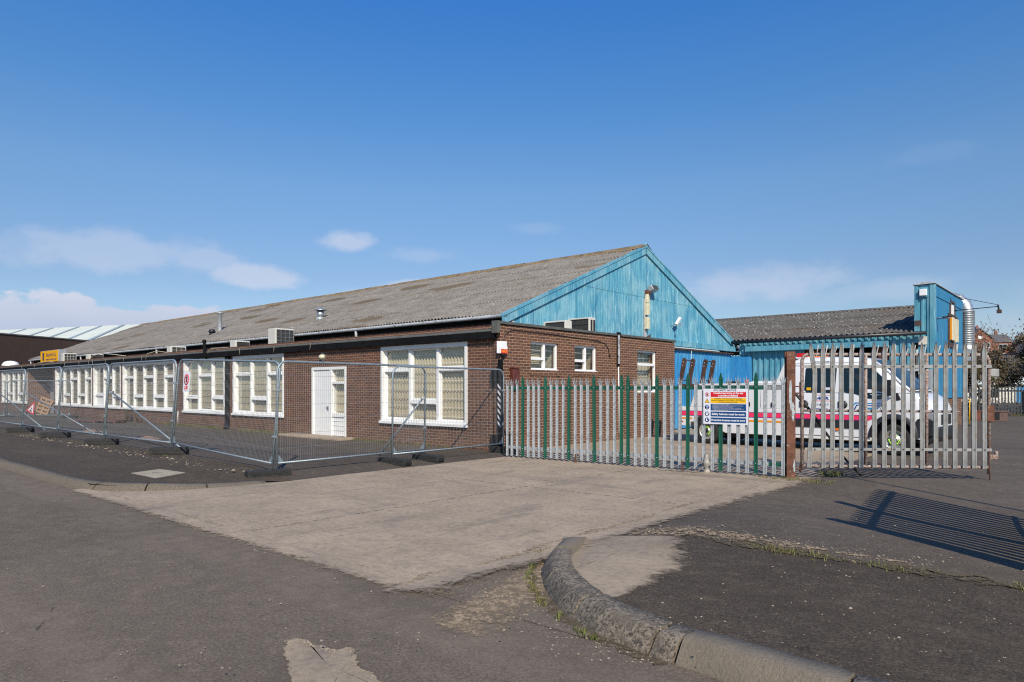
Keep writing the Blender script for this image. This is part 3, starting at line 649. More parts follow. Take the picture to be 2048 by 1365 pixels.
# ================================================================ MAIN BUILDING
B = thing('industrial_building', 'long brown brick unit with grey corrugated roof and blue corrugated gable facing the yard', 'building', (CX, CY, 0), TH)
def wall_holes(m, x0, x1, z0, z1, holes, th, plane='y', rev=None):
    # front face on 0, body behind it. holes: (a, b, c, d) = x0, x1, z0, z1
    X = sorted({x0, x1, *[h[0] for h in holes], *[h[1] for h in holes]}); Z = sorted({z0, z1, *[h[2] for h in holes], *[h[3] for h in holes]})
    def P(x, d, z): return (x, d, z) if plane == 'y' else (-d, x, z)
    for a, b in zip(X, X[1:]):
        for c, d in zip(Z, Z[1:]):
            mx_, mz = (a + b) / 2, (c + d) / 2
            if any(h[0] < mx_ < h[1] and h[2] < mz < h[3] for h in holes): continue
            m.quad(P(a, 0, c), P(b, 0, c), P(b, 0, d), P(a, 0, d)); m.quad(P(a, th, c), P(a, th, d), P(b, th, d), P(b, th, c))
    for a, b, c, d in holes:
        m.quad(P(a, 0, c), P(a, th, c), P(a, th, d), P(a, 0, d)); m.quad(P(b, 0, c), P(b, 0, d), P(b, th, d), P(b, th, c))
        m.quad(P(a, 0, d), P(a, th, d), P(b, th, d), P(b, 0, d)); 
        if c > z0 + .001: m.quad(P(a, 0, c), P(b, 0, c), P(b, th, c), P(a, th, c))
SILL, HEAD = .60, 2.83
WINS = [(-4.81, -1.17, 'HLH', 'big window of three wide lights with beige blinds'), (-13.99, -10.27, 'HLH', ''), (-18.4, -14.65, 'LHL', ''), (-25.4, -19.33, 'HLHLH', ''),
        (-29.62, -25.66, 'PHL', ''), (-36.25, -29.85, 'HLHLH', ''), (-48.8, -42.25, 'HLHLH', '')]
DOOR = (-8.51, -6.56, -.2, 2.27)
holes = [(a, b, SILL, HEAD) for a, b, c, d in WINS] + [DOOR]
WX0 = -53
m = MB()
wall_holes(m, -36.6, 0, -.2, 3.2, [h for h in holes if h[0] > -37], .24)
wall_holes(m, WX0, -42.0, -.2, 3.2, [h for h in holes if h[0] < -42], .24)
# side return of the entrance, facing the yard side; head of the entrance
m.quad((-42.0, 0, -.2), (-42.0, 1.15, -.2), (-42.0, 1.15, 2.86), (-42.0, 0, 2.86)); m.quad((-36.6, 0, -.2), (-36.6, 0, 2.86), (-36.6, 1.15, 2.86), (-36.6, 1.15, -.2))
m.quad((-42.0, 0, 2.86), (-36.6, 0, 2.86), (-36.6, 0, 3.2), (-42.0, 0, 3.2)); m.quad((-42.0, 1.15, -.2), (-36.6, 1.15, -.2), (-36.6, 1.15, 2.9), (-42.0, 1.15, 2.9))
m.quad((-42, 0, 2.86), (-42, 1.15, 2.86), (-36.6, 1.15, 2.86), (-36.6, 0, 2.86))
SH = [(1.19, 2.39, 2.09, 2.84), (3.15, 4.28, 2.09, 2.84), (6.58, 7.82, 1.46, 2.84)]
wall_holes(m, 0, 9.07, -.2, 3.2, SH, .24, 'x')
m.quad((0, 9.07, -.2), (-1.4, 9.07, -.2), (-1.4, 9.07, 3.2), (0, 9.07, 3.2))
# upper strip of the workshop wall behind the flat roof, brick return at the corner
m.quad((-47, 1.52, 3.0), (-1.12, 1.52, 3.0), (-1.12, 1.52, 3.66), (-47, 1.52, 3.66)); m.quad((-1.12, 1.52, 3.0), (-1.12, 2.0, 3.0), (-1.12, 2.0, 3.64), (-1.12, 1.52, 3.64))
m.quad((-47.2, 1.66, -.2), (-47.2, 16.2, -.2), (-47.2, 16.2, 3.6), (-47.2, 1.66, 3.6)); m.quad((-47.2, 1.66, 3.6), (-47.2, 16.2, 3.6), (-47.2, 8.9, 6.6), (-47.2, 8.9, 6.6))
part('brick_wall', m, M['brick'], B)
m = MB().box(-36.7, -41.2, 1.0, 1.14, -.1, 2.4); part('entrance_door', MB().box(-41.3, -40.0, 1.05, 1.12, -.05, 2.15), M['grey_case'], B, bevel=.01)
part('entrance_surround', MB().box(-39.9, -36.65, 1.02, 1.145, -.1, 2.8), M['slab'], B)
# flat roof, fascia, coping
part('flat_roof', MB().box(WX0, -.26, -.08, 1.65, 3.06, 3.11).box(-1.19, -.26, 1.66, 8.98, 3.06, 3.12), M['grey_coping'], B)
m = MB()
x = WX0
r_ = random.Random(5)
while x < -.15:
    x2 = min(-.12, x + r_.uniform(2.2, 3.6)); dz = r_.uniform(-.008, .008)
    m.box(x + .003, x2, -.14 + dz * .5, -.02, 2.845 + dz, 3.035 + dz); x = x2
part('fascia_board', m, M['black'], B, bevel=.004)
m = MB(); xs_ = fr(WX0, -.14, .35); rows = []
for k, (yy, zz) in enumerate([(-.145, 3.03), (-.155, 3.055), (-.10, 3.09), (.0, 3.11), (.25, 3.115)]):
    rows.append([(q, yy + .008 * nz1(q * 2, k), zz + (.018 * nz1(q * .7, 4) if k else 0) + (.03 * max(0, nz1(q * 1.9, 8)) if k > 1 else 0)) for q in xs_])
m.grid(rows); part('felt_edge', m, M['grey_coping'], B, fixn=False)
part('coping', MB().box(-.27, .045, -.05, 9.12, 3.215, 3.29).box(-.16, .05, -.165, -.052, 2.98, 3.293), M['grey_coping'], B, bevel=.012)

# ---- front windows
def window(x0, x1, pat, parent, plane='y', z0=SILL, z1=HEAD, curt='curtain', scallop=True, pos=None):
    W_ = x1 - x0; n = len(pat); m = MB(); t = .1
    # outer frame, deep; mullions set back; casement rails
    m.box(0, t, -.02, .20, 0, z1 - z0).box(W_ - t, W_, -.02, .20, 0, z1 - z0).box(t, W_ - t, -.018, .20, z1 - z0 - .11, z1 - z0).box(t, W_ - t, -.018, .20, 0, .10)
    m.box(-.03, W_ + .03, -.07, -.015, -.035, .045)
    lw = (W_ - 2 * t - (n - 1) * .1) / n; gl = MB(); panes = []
    for i, c in enumerate(pat):
        a = t + i * (lw + .1); b = a + lw
        if i < n - 1: m.box(b, b + .1, .06, .20, .1, z1 - z0 - .11)
        H_ = z1 - z0; tz = {'H': 1.50, 'L': .58, 'P': .62}[c]
        m.box(a, b, .075, .19, tz, tz + .09); m.box(a - .0, b + .0, .05, .074, tz - .025, tz + .02)
        lo = (a, b, .1, tz) ; hi = (a, b, tz + .09, H_ - .11)
        for (q0, q1, r0, r1) in (lo, hi):
            op = (q0, q1, r0, r1) == (lo if c == 'H' else hi)
            f = .05 if op else .02
            m.box(q0, q1, .11, .17, r0, r0 + f).box(q0, q1, .11, .17, r1 - f, r1).box(q0, q0 + f, .11, .17, r0 + f, r1 - f).box(q1 - f, q1, .11, .17, r0 + f, r1 - f)
            if c == 'P' and (q0, q1, r0, r1) == lo: m.box(q0 + f, q1 - f, .13, .15, r0 + f, r1 - f)
            else: gl.box(q0 + f - .005, q1 - f + .005, .138, .144, r0 + f - .005, r1 - f + .005)
    w_ = part('window', m, M['white'], parent, (x0, 0, z0) if pos is None else pos[0], (0, 0, 0 if pos is None else pos[1]), bevel=.006)
    part('pane', gl, M['glass'], w_)
    cm = MB(); k = int(W_ / .012); amp = .022 if scallop else .006; per = .127
    rows = []
    for zz in (.02, H_ - .02): rows.append([(.05 + (W_ - .1) * i / k, .205 + amp * math.cos(2 * math.pi * (i * .012) / per) + (.0 if scallop else 0), zz) for i in range(k + 1)])
    cm.grid(rows, True); part('blind', cm, M[curt], w_, fixn=False)
    bm_ = MB(); q = .22
    while q < H_ - .12: bm_.tube([(.06, .158, q), (W_ - .06, .158, q)], .008, 6); q += .245
    part('window_bar', bm_, M['white_clean'], w_)
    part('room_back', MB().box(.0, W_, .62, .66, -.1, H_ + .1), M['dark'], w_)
    return w_
for a, b, pat, lab in WINS:
    window(a, b, pat, B, curt='curtain' if a > -20 else 'curtain_grey', scallop=a > -6)
# ---- front door with its side light
m = MB().box(0, .10, -.02, .2, 0, 2.47).box(1.85, 1.95, -.02, .2, 0, 2.47).box(.1, 1.85, -.018, .2, 2.38, 2.47).box(1.05, 1.16, -.015, .2, 0, 2.38)
m.box(1.16, 1.85, .0, .18, 1.92, 2.0).box(1.16, 1.85, -.005, .18, .86, .98).box(1.16, 1.85, .03, .14, .1, .86)
for q in (.26, .42, .58, .72): m.box(1.17, 1.84, .015, .03, q, q + .012)
dframe = part('door_frame', m, M['white'], B, (-8.51, 0, -.2 + .02), bevel=.005)
dl = part('front_door', MB().box(.105, 1.045, .02, .07, .22, 2.375), M['white'], B, (-8.51, 0, -.18), bevel=.006)
part('kick_plate', MB().box(.16, 1.0, .008, .019, .03, .22), M['rust'], dl); part('door_handle', MB().box(.90, .96, -.03, .0, 1.08, 1.2).box(.84, .96, -.045, -.03, 1.15, 1.175), M['galv'], dl, loc=(0, .02, 0))
sl_ = part('side_light', MB().box(1.165, 1.845, .09, .096, .985, 1.915).box(1.165, 1.845, .09, .096, 2.005, 2.375), M['glass'], B, (-8.51, 0, -.18))
cm = MB(); cm.grid([[(1.1 + .8 * i / 66, .19 + .02 * math.cos(i * .012 * 2 * math.pi / .127), zz) for i in range(67)] for zz in (.9, 2.4)], True); part('blind', cm, M['curtain'], sl_, fixn=False)
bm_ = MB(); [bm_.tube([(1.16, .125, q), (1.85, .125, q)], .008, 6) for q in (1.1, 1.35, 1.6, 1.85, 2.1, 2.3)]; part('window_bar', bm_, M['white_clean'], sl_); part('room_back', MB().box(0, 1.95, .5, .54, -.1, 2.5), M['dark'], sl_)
part('door_step', MB().box(-9.6, -6.1, -.62, -.001, -.06, .075), M['concrete'], B, bevel=.03)
# ---- side windows (in the wall that faces the yard): canonical frame turned a quarter turn
def side_win(y0, y1, z0, z1, kind):
    W_, H_ = y1 - y0, z1 - z0; m = MB()
    m.box(0, .055, .06, .14, 0, H_).box(W_ - .055, W_, .06, .14, 0, H_).box(.055, W_ - .055, .062, .14, 0, .055).box(.055, W_ - .055, .062, .14, H_ - .06, H_); m.box(-.0, W_, .0, .06, -.012, .022)
    gl = MB().box(.05, W_ - .05, .098, .103, .05, H_ - .05)
    if kind < 2:
        mx0 = W_ * .50; m.box(mx0, mx0 + .075, .055, .14, .055, H_ - .06).box(.055, mx0, .05, .14, .27, .34)
    else: m.box(.055, W_ - .055, .05, .14, .88, .965)
    w_ = part('side_window', m, M['white_clean'], B, (0, y0, z0), (0, 0, R(90)), bevel=.004); part('pane', gl, M['glass'], w_)
    bb = MB(); q = .17
    while q < H_ - .1: bb.tube([(.03, .20, q), (W_ - .03, .20, q)], .007, 6); q += .185 if kind < 2 else .24
    part('window_bar', bb, M['white_clean'], w_)
    bl = MB()
    if kind == 0:
        q = .03
        while q < H_ - .05: bl.box(.03, W_ * .76, .30, .345, q, q + .006, Matrix.Rotation(R(0), 4, 'X')).box(.03, W_ * .76, .30, .304, q, q + .028); q += .047
    elif kind == 1: bl.box(.05, W_ * .48, .5, .52, 0, H_)
    else: bl.grid([[(.02 + (W_ - .04) * i / 60, .36 + .018 * math.cos(i * .7), zz) for i in range(61)] for zz in (.0, H_)], True)
    part('blind', bl, M['cream'] if kind == 0 else (M['dark'] if kind == 1 else M['curtain_grey']), w_, fixn=False)
    # plastered room reveal behind
    rv = MB().box(-.1, W_ + .5, 1.3, 1.32, -.3, H_ + .2).box(W_ + .02, W_ + .04, .15, 1.3, -.3, H_ + .2).box(-.12, -.1, .15, 1.3, -.3, H_ + .2).box(-.1, W_ + .5, .25, 1.3, H_ + .1, H_ + .12)
    part('room_reveal', rv, M['curtain_grey'] if kind != 1 else M['tan_board'], w_)
    return w_
for i, (a, b, c, d) in enumerate(SH): side_win(a, b, c, d, i)
for a, b in ((1.12, 2.48), (3.08, 4.36)):
    q = a; m = MB()
    while q < b: m.box(.0, .022, q, q + .068, 1.945, 2.075); q += .077
    part('brick_sill', m, M['brick'], B, bevel=.003)


# ---- the big roof
def corr_roof(m, x0, x1, ya, za, yb, zb, pitch=.146, amp=.026, seg=6, rows_=5, wob=.02, lap=.02, seed=0.):
    n = int((x1 - x0) / pitch * seg); dy, dz = yb - ya, zb - za; ln = math.hypot(dy, dz); ny, nz_ = -dz / ln, dy / ln
    if nz_ < 0: ny, nz_ = -ny, -nz_
    for k in range(rows_):
        t0 = k / rows_ - (.02 if k else 0); t1 = (k + 1) / rows_; rr = []
        for t, off in ((t0, lap), (t0, 0.0 + lap) if False else ((t0 + t1) / 2, lap * .5), (t1, 0)):
            row = []
            for i in range(n + 1):
                x = x0 + (x1 - x0) * i / n; sheet_ = math.floor(x / 1.05); jj = mnoise.noise(Vector((sheet_ * 7.3, k * 3.1, seed)))
                o = amp * math.cos(2 * math.pi * i / seg) + off + wob * mnoise.noise(Vector((x * .33, t * 5, seed))) + .006 * jj
                e = .025 * jj if (t == t0) else 0
                row.append((x, ya + dy * t + ny * o + e * dy / ln, za + dz * t + nz_ * o + e * dz / ln))
            rr.append(row)
        m.grid(rr, True)
    return m
m = MB(); corr_roof(m, -47.3, -1.02, 1.36, 3.67, 8.9, 6.70, wob=.05); corr_roof(m, -47.3, -1.02, 16.44, 3.67, 8.9, 6.70, seg=4, wob=.05)
roof = part('corrugated_roof', m, M['roof'], B, fixn=False)
m = MB(); x = -47.3; r_ = random.Random(2)
while x < -1.05:
    x2 = min(-1.02, x + .9); dz = r_.uniform(-.012, .012); c = [(8.55 , 6.575 + dz), (8.62, 6.62 + dz), (8.78, 6.70 + dz), (8.84, 6.76 + dz), (8.9, 6.785 + dz), (8.96, 6.76 + dz), (9.02, 6.70 + dz), (9.18, 6.62 + dz), (9.25, 6.575 + dz)]
    m.grid([[(q, a, b + .004 * (q == x)) for a, b in c] for q in (x, x + .05, x2 + .03)], True); x = x2
part('ridge_cap', m, M['ridge'], roof, fixn=False)
# gutter, soffit and a painted shade strip along the eaves
m = MB(); prof = [(1.29, 3.655), (1.275, 3.65), (1.27, 3.60), (1.28, 3.57), (1.33, 3.56), (1.38, 3.57), (1.40, 3.60), (1.40, 3.655)]
m.grid([[(q, a, b) for a, b in prof] for q in fr(-47.4, -1.02, 2.4)], True); m.poly([(-1.02, a, b) for a, b in prof])
for q in fr(-46, -2, 1.9): m.box(q - .02, q + .02, 1.262, 1.275, 3.58, 3.64)
part('eaves_gutter', m, M['gutter'], B, fixn=False); part('soffit_and_shade_strip', MB().box(-47.2, -1.04, 1.402, 1.515, 3.53, 3.57).box(-47.0, -1.10, 1.498, 1.5165, 3.44, 3.53), M['black'], B)  # second box: black strip painting the eaves shade onto the brick wall
for q in (-7.9, -24.7, -36.2, -47.0):
    part('rainwater_outlet', MB().tube([(q, 1.33, 3.57), (q, 1.33, 3.40), (q, 1.38, 3.22), (q, 1.38, 3.10)], .045, 10), M['gutter'], B)
# gable cladding: boxed ridges, two rows of sheets
def clad(m, y0, y1, zb_f, zt_f, xf, pitch=.1, d=.014, sgn=1):
    n = int((y1 - y0) / pitch); pts = []
    for i in range(n + 1):
        a = y0 + pitch * i
        for q, o in ((0, 0), (.32, 0), (.42, d), (.90, d), (1.0, 0)):
            if a + pitch * q <= y1 + 1e-6: pts.append((a + pitch * q, o))
    m.grid([[(xf + sgn * o, y, zb_f(y)) for y, o in pts], [(xf + sgn * o, y, max(zb_f(y) + .001, zt_f(y))) for y, o in pts]], False)
def rl(y): return 3.67 + .4019 * (y - 1.36) if y < 8.9 else 3.67 + .4019 * (16.44 - y)
m = MB()
clad(m, 1.70, 16.2, lambda y: 3.05 if y < 9.3 else 3.44, lambda y: min(rl(y) - .07, 4.93), -1.095); clad(m, 4.6, 13.2, lambda y: min(4.86, rl(y) - .08), lambda y: rl(y) - .07, -1.085)
gab = part('gable_cladding', m, M['blue'], B, fixn=False)
for y in fr(2.6, 15.4, 1.07):
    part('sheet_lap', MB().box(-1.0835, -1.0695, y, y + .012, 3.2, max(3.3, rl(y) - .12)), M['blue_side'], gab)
part('corner_trim', MB().box(-1.11, -1.065, 1.64, 1.72, 3.05, 3.68), M['gutter'], gab)
m = MB()
for (ya, yb) in ((1.22, 8.93), (16.58, 8.87)):
    for k, (o0, o1, xa, xb) in enumerate(((-.02, -.26, -1.06, -1.02), (.035, -.03, -1.13, -1.0))):
        m.poly([(xb, ya, rl(ya) + o1 - .0), (xb, yb, rl(8.9) + o1), (xb, yb, rl(8.9) + o0), (xb, ya, rl(ya) + o0)]); m.poly([(xa, ya, rl(ya) + o1), (xa, ya, rl(ya) + o0), (xa, yb, rl(8.9) + o0), (xa, yb, rl(8.9) + o1)])
        m.poly([(xa, ya, rl(ya) + o1), (xb, ya, rl(ya) + o1), (xb, yb, rl(8.9) + o1), (xa, yb, rl(8.9) + o1)]); m.poly([(xa, ya, rl(ya) + o0), (xa, yb, rl(8.9) + o0), (xb, yb, rl(8.9) + o0), (xb, ya, rl(ya) + o0)])
        m.poly([(xa, ya, rl(ya) + o1), (xa, ya, rl(ya) + o0), (xb, ya, rl(ya) + o0), (xb, ya, rl(ya) + o1)])
part('barge_board', m, M['blue'], B, fixn=True); part('ridge_end', MB().lathe([(0, -1.0), (.07, -1.01), (.085, -1.04), (.085, -1.12)], 14, (0, 8.9, 6.74), 'x'), M['blue'], B)
# sliding doors under a track beam
part('door_track_beam', MB().box(-1.07, -.90, 9.1, 16.35, 3.20, 3.42), M['blue'], B, bevel=.01); part('track_rail', MB().box(-1.14, -.98, 9.1, 16.3, 3.10, 3.15), M['rust'], B)
for y0, y1 in ((9.09, 12.6), (12.62, 16.25)):
    m = MB(); clad(m, y0, y1, lambda y: .04, lambda y: 3.16, -1.12, .3, .02)
    part('sliding_door', m, M['blue_deep'], B, fixn=False)
part('end_wall', MB().box(-1.6, -1.13, 16.26, 16.38, 0, 3.5).box(-1.14, -.2, 16.3, 16.39, 0, 2.98), M['blue_deep'], B)
# black rainwater pipes and a white overflow pipe on the front wall, soil pipe through the roof edge
for q in (-14.42, -14.25): part('downpipe', MB().tube([(q, -.07, 3.0), (q, -.07, .12), (q + .02, -.14, .04)], .05, 10), M['black'], B)
part('vent_pipe', MB().tube([(-16.0, -.1, 2.8), (-16.0, -.20, 2.9), (-16.0, -.20, 3.45)], .055, 10).lathe([(.07, 3.42), (.085, 3.5), (.06, 3.56), (0, 3.57)], 10, (-16.0, -.20, 0)), M['black'], B)
part('overflow_pipe', MB().tube([(-18.9, -.03, .62), (-18.9, -.03, .02)], .018, 8), M['white_clean'], B)
m = MB().tube([(.06, 5.36, 3.30), (.065, 5.36, 2.30)], .045, 8).box(.02, .11, 5.30, 5.42, 3.22, 3.33); part('conduit_box', m, M['black'], B)
part('conduit', MB().box(.10, .125, 5.26, 5.34, 2.35, 3.25), M['gutter'], B); part('conduit_tail', MB().tube([(.04, 5.38, 2.3), (.035, 5.42, 1.5), (.03, 5.43, .2)], .018, 6), M['white_clean'], B)
m = MB().tube([(.02, -.04, 2.55), (.02, .15, 2.95), (.02, .4, 3.10), (.02, 2.0, 3.08), (.02, 4.2, 3.02), (.02, 4.7, 2.95), (.02, 4.86, 2.8), (.02, 4.95, 2.5)], .010, 5)
m.tube([(-.22, -.015, 2.9), (-.23, -.015, 1.4), (-.225, -.015, .1)], .010, 5); part('wall_cable', m, M['cable'], B)
m = MB(); r_ = random.Random(4)
for q in (-8.4, -10.7, -13.2, -22.6, -24.9, -27.4, -29.3, -31.5, -34.0, -38.2, -40.1, -43.0):
    m.tube([(q, -.13, 3.1), (q + .03, -.148, 3.02), (q + .02 + r_.uniform(-.05, .05), -.15, 2.86)], .008, 5)
part('drip_cable', m, M['cable_pale'], B)
for pts_, r0 in (([(-25.8, .5, 3.2), (-26.5, .1, 3.3), (-28.0, -.05, 3.42), (-29.3, -.12, 3.35), (-29.8, -.16, 3.1), (-29.85, -.16, 2.9)], .022), ([(-20.5, .3, 3.2), (-21.2, 0, 3.3), (-22, -.13, 3.2), (-22.1, -.16, 2.9)], .016),
        ([(-14.2, .5, 3.15), (-14.8, .2, 3.22), (-15.6, -.1, 3.2), (-15.8, -.16, 3.0)], .016), ([(-36.2, .2, 3.15), (-37.5, .0, 3.25), (-39.5, -.1, 3.2), (-40.1, -.16, 2.9)], .016)):
    part('loose_cable', MB().tube(pts_, r0, 6), M['cable_pale'], B)

# ================================================================ THINGS FIXED TO OR STANDING ON IT
def bl(x, y, z): return L(x, y, z)
def ac(w_, h_, d_, xyz, rz, label, grid_col='galv', leftw=.25, side_grille=False):
    t = thing('air_conditioner', label, 'air conditioner', bl(*xyz), TH + rz, 'air conditioning units on the flat roof')
    part('casing', MB().box(0, w_, 0, d_, .05, h_), M['ac'], t, bevel=.015)
    part('grille', MB().box(leftw, w_ - .04, -.012, -.001, .10, h_ - .05), M['darkgrille'], t)
    m = MB(); n = max(3, int((w_ - leftw) / .16)); 
    for i in range(n + 1): q = leftw + (w_ - .04 - leftw) * i / n; m.box(q - .006, q + .006, -.024, -.013, .1, h_ - .05)
    k = max(2, int(h_ / .16))
    for i in range(k + 1): q = .1 + (h_ - .15) * i / k; m.box(leftw, w_ - .04, -.030, -.0245, q - .006, q + .006)
    part('guard', m, M[grid_col], t)
    if side_grille:
        m = MB()
        for i in range(7):
            for j in (0, 1): m.box(w_ + .001, w_ + .012, .06 + j * .14, .15 + j * .14, .12 + i * (h_ - .18) / 7, .12 + i * (h_ - .18) / 7 + .05)
        part('side_slots', m, M['dark'], t)
    part('feet', MB().box(.08, .2, 0, d_, 0, .05).box(w_ - .2, w_ - .08, 0, d_, 0, .05), M['black'], t)
    return t
Q = R(90)
ac(.78, .70, .50, (-11.49, .35, 3.11), Q, 'tall off white air conditioner with wire guard, biggest on the front flat roof', 'galv', .06)
ac(.62, .38, .42, (-14.53, .35, 3.11), Q, 'low air conditioner on the flat roof just right of the black vent pipe', 'darkgrille', .08)
ac(.70, .42, .42, (-20.6, .35, 3.11), Q, 'low air conditioner with olive grille, left of the black vent pipe', 'ac', .06)
ac(.74, .42, .50, (-31.5, .35, 3.11), Q, 'small air conditioner second to the right of the yellow sign', 'darkgrille', .10)
ac(.70, .62, .45, (-36.0, .35, 3.11), Q, 'air conditioner with wire guard directly beside the yellow sign', 'ac', .05)
ac(.82, .44, .32, (-1.08, 3.05, 3.12), 0, 'dark fronted air conditioner behind the side parapet, left of the gable pair', 'darkgrille', .12)
ac(.82, .62, .32, (-1.08, 4.25, 3.12), 0, 'air conditioner with slotted end behind the side parapet, right of the gable pair', 'darkgrille', .14, True)

t = thing('shop_sign', 'yellow box sign with black name lettering on the roof edge', 'sign', bl(-40.4, .3, 3.24), TH)
part('sign_case', MB().box(0, 3.6, .0, .42, 0, .74), M['grey_case'], t, bevel=.01); part('sign_face', MB().box(.02, 3.58, -.03, -.001, .03, .71), M['yellow'], t)
part('sign_feet', MB().box(.3, .42, .02, .4, -.13, 0).box(3.1, 3.22, .02, .4, -.13, 0), M['black'], t)
text('Boyd & Co', .30, M['navy'], t, (1.25, -.032, .36), width=2.0, bold=.004); text('metal workers Ltd', .17, M['navy'], t, (1.15, -.032, .12), width=2.15, bold=.003)
m = MB().prism([(.42, .60), (.80, .60), (.80, .46), (.74, .30), (.80, .16), (.62, .08), (.50, .16), (.46, .34), (.50, .46)], -.036, -.031); part('emblem', m, M['navy'], t)

t = thing('roof_flue', 'round metal roof cowl with pointed cap low on the grey roof', 'roof vent', bl(-13.23, 3.39, 4.40), TH)
part('base', MB().lathe([(.20, -.05), (.18, .14), (.13, .16)], 16), M['galv_dull'], t); part('pipe', MB().lathe([(.125, .16), (.125, .42), (.15, .43), (.15, .20), (.13, .18)], 16), M['galv'], t)
part('cap', MB().lathe([(.27, .45), (.27, .465), (.10, .54), (.03, .58), (0, .58)], 18).lathe([(0, .44), (.27, .445)], 18), M['galv'], t)
t = thing('flue_pipe', 'tall thin steel flue pipe standing on the grey roof', 'flue', bl(-22.27, 3.43, 4.42), TH)
part('pipe', MB().lathe([(.12, -.1), (.10, .0), (.10, .86), (.11, .87), (.11, .88), (.10, .88)], 14), M['galv_dull'], t); part('rain_cap', MB().lathe([(.0, .92), (.16, .92), (.18, .97), (.16, 1.0), (0, 1.01)], 14).tube([(.08, 0, .85), (.08, 0, .93)], .01, 5).tube([(-.08, 0, .85), (-.08, 0, .93)], .01, 5), M['galv_dull'], t)
t = thing('roof_vent', 'stubby black roof vent left of the tall flue pipe', 'roof vent', bl(-21.76, 2.79, 4.16), TH)
part('base', MB().lathe([(.20, -.06), (.15, .10), (.11, .12), (.11, .2)], 12), M['blackp'], t); part('cap', MB().lathe([(.14, .17), (.17, .22), (.14, .30), (.10, .34), (0, .34)], 12), M['blackp'], t)

t = thing('alarm_box', 'white burglar alarm box with orange and red band at the corner of the brick wall', 'alarm', bl(.0, .03, 2.42), TH)
part('backplate', MB().box(-.008, .012, -.16, .20, .06, .36), M['white_clean'], t)
part('cover', MB().prism([(-.13, .05), (.13, .05), (.13, .22), (.10, .27), (.10, .36), (-.10, .36), (-.10, .27), (-.13, .22)], .013, .10, 'x'), M['white_clean'], t, bevel=.012)
part('orange_band', MB().box(.101, .106, -.125, .125, .075, .14), M['orange_l'], t); part('red_band', MB().box(.1005, .105, -.127, .127, .055, .074).box(.1005, .105, -.127, .127, .141, .16), M['sign_red'], t)
part('strobe', MB().lathe([(.0, -.03), (.045, -.02), (.06, .02), (.06, .05)], 14, (.055, 0, 0)), M['dark'], t)
t = thing('wall_light', 'oval cream bulkhead lamp on the brick above the white door', 'lamp', bl(-7.85, 0, 2.62), TH)
part('lens', MB().lathe([(0, -.13), (.05, -.12), (.075, -.09), (.08, -.05), (.075, -.03)], 18, (0, 0, 0), 'y'), M['cream'], t).scale = (1.7, 1, 1); part('base', MB().lathe([(.13, -.03), (.13, -.001)], 18, (0, 0, 0), 'y').lathe([(0, -.03), (.13, -.03)], 18, (0, 0, 0), 'y'), M['galv_dull'], t)
t = thing('letter_box', 'dull red box fixed to the brick behind the end of the palisade', 'box', bl(.0, .34, 1.62), TH)
part('body', MB().box(.001, .13, 0, .26, 0, .48), M['redbox'], t, bevel=.02); part('lid', MB().box(.0, .15, -.01, .27, .481, .51), M['redbox'], t)

# on the gable
GX = -1.07
t = thing('floodlight', 'grey floodlight high on the blue gable above the cream boxes', 'lamp', bl(GX, 8.98, 5.02), TH)
part('bracket', MB().box(0, .12, -.13, .02, -.12, .10).box(.1, .2, -.04, .02, -.02, .02), M['rust'], t); 
Mx = Matrix.Rotation(R(-28), 4, 'Y'); part('lamp_head', MB().box(.14, .34, -.06, .36, -.04, .16, Mx), M['galv_dull'], t, bevel=.03); part('lamp_glass', MB().box(.341, .349, -.03, .33, -.02, .14, Mx), M['darkgrille'], t)
part('lens_bars', MB().box(.35, .355, .04, .05, -.03, .15, Mx).box(.35, .355, .19, .2, -.03, .15, Mx), M['galv'], t)
t = thing('cable_tray', 'pale conduit running down the blue gable to the parapet', 'conduit', bl(GX, 8.86, 3.25), TH)
part('tray', MB().box(.0, .03, -.09, .09, 0, 1.55), M['gutter'], t)
for zz, hh, lab in ((4.66, .34, 'topmost of the three cream boxes under the floodlight'), (4.22, .42, 'middle of the three cream boxes under the floodlight'), (3.72, .42, 'lowest of the three cream boxes under the floodlight')):
    t = thing('junction_box', lab, 'box', bl(GX + .03, 8.88, zz), TH, 'cream boxes on the gable')
    if zz > 4.5: part('body', MB().prism([(-.07, 0), (.08, 0), (.09, .14), (.04, .30), (-.03, .32), (-.08, .12)], 0, .12, 'x'), M['cream'], t, bevel=.015)
    else: part('body', MB().box(0, .12, -.085, .095, .0, hh), M['cream'], t, bevel=.012)
    part('knockout', MB().lathe([(0, .123), (.012, .123), (.012, .118)], 8, (0, .05, hh * .7), 'x'), M['rust'], t)
t = thing('bird_spike_box', 'small rusty junk of cable glands at the foot of the gable conduit', 'bracket', bl(GX + .03, 8.95, 3.32), TH)
part('body', MB().box(0, .1, -.10, .16, 0, .12, Matrix.Rotation(.5, 4, 'X')).tube([(.05, -.08, .0), (.1, .1, .22)], .02, 6).tube([(.05, .16, .2), (.1, -.05, .02)], .02, 6), M['brown_steel'], t)
t = thing('motion_sensor', 'small white tilted sensor on the blue gable, right of the cream boxes', 'sensor', bl(GX, 10.85, 3.98), TH)
part('head', MB().box(-.05, .05, -.06, .07, -.13, .20), M['white_clean'], t, (.20, .10, .14), (R(-28), R(20), 0), bevel=.02); part('arm', MB().tube([(0, 0, 0), (.16, .02, .0), (.2, .1, .14)], .022, 8).tube([(.2, .1, .06), (.38, -.02, .02)], .01, 6).box(.35, .42, -.05, .02, -.01, .05), M['galv_dull'], t)
t = thing('security_camera', 'white security camera at the right end of the gable eaves', 'camera', bl(-1.0, 16.45, 3.42), TH)
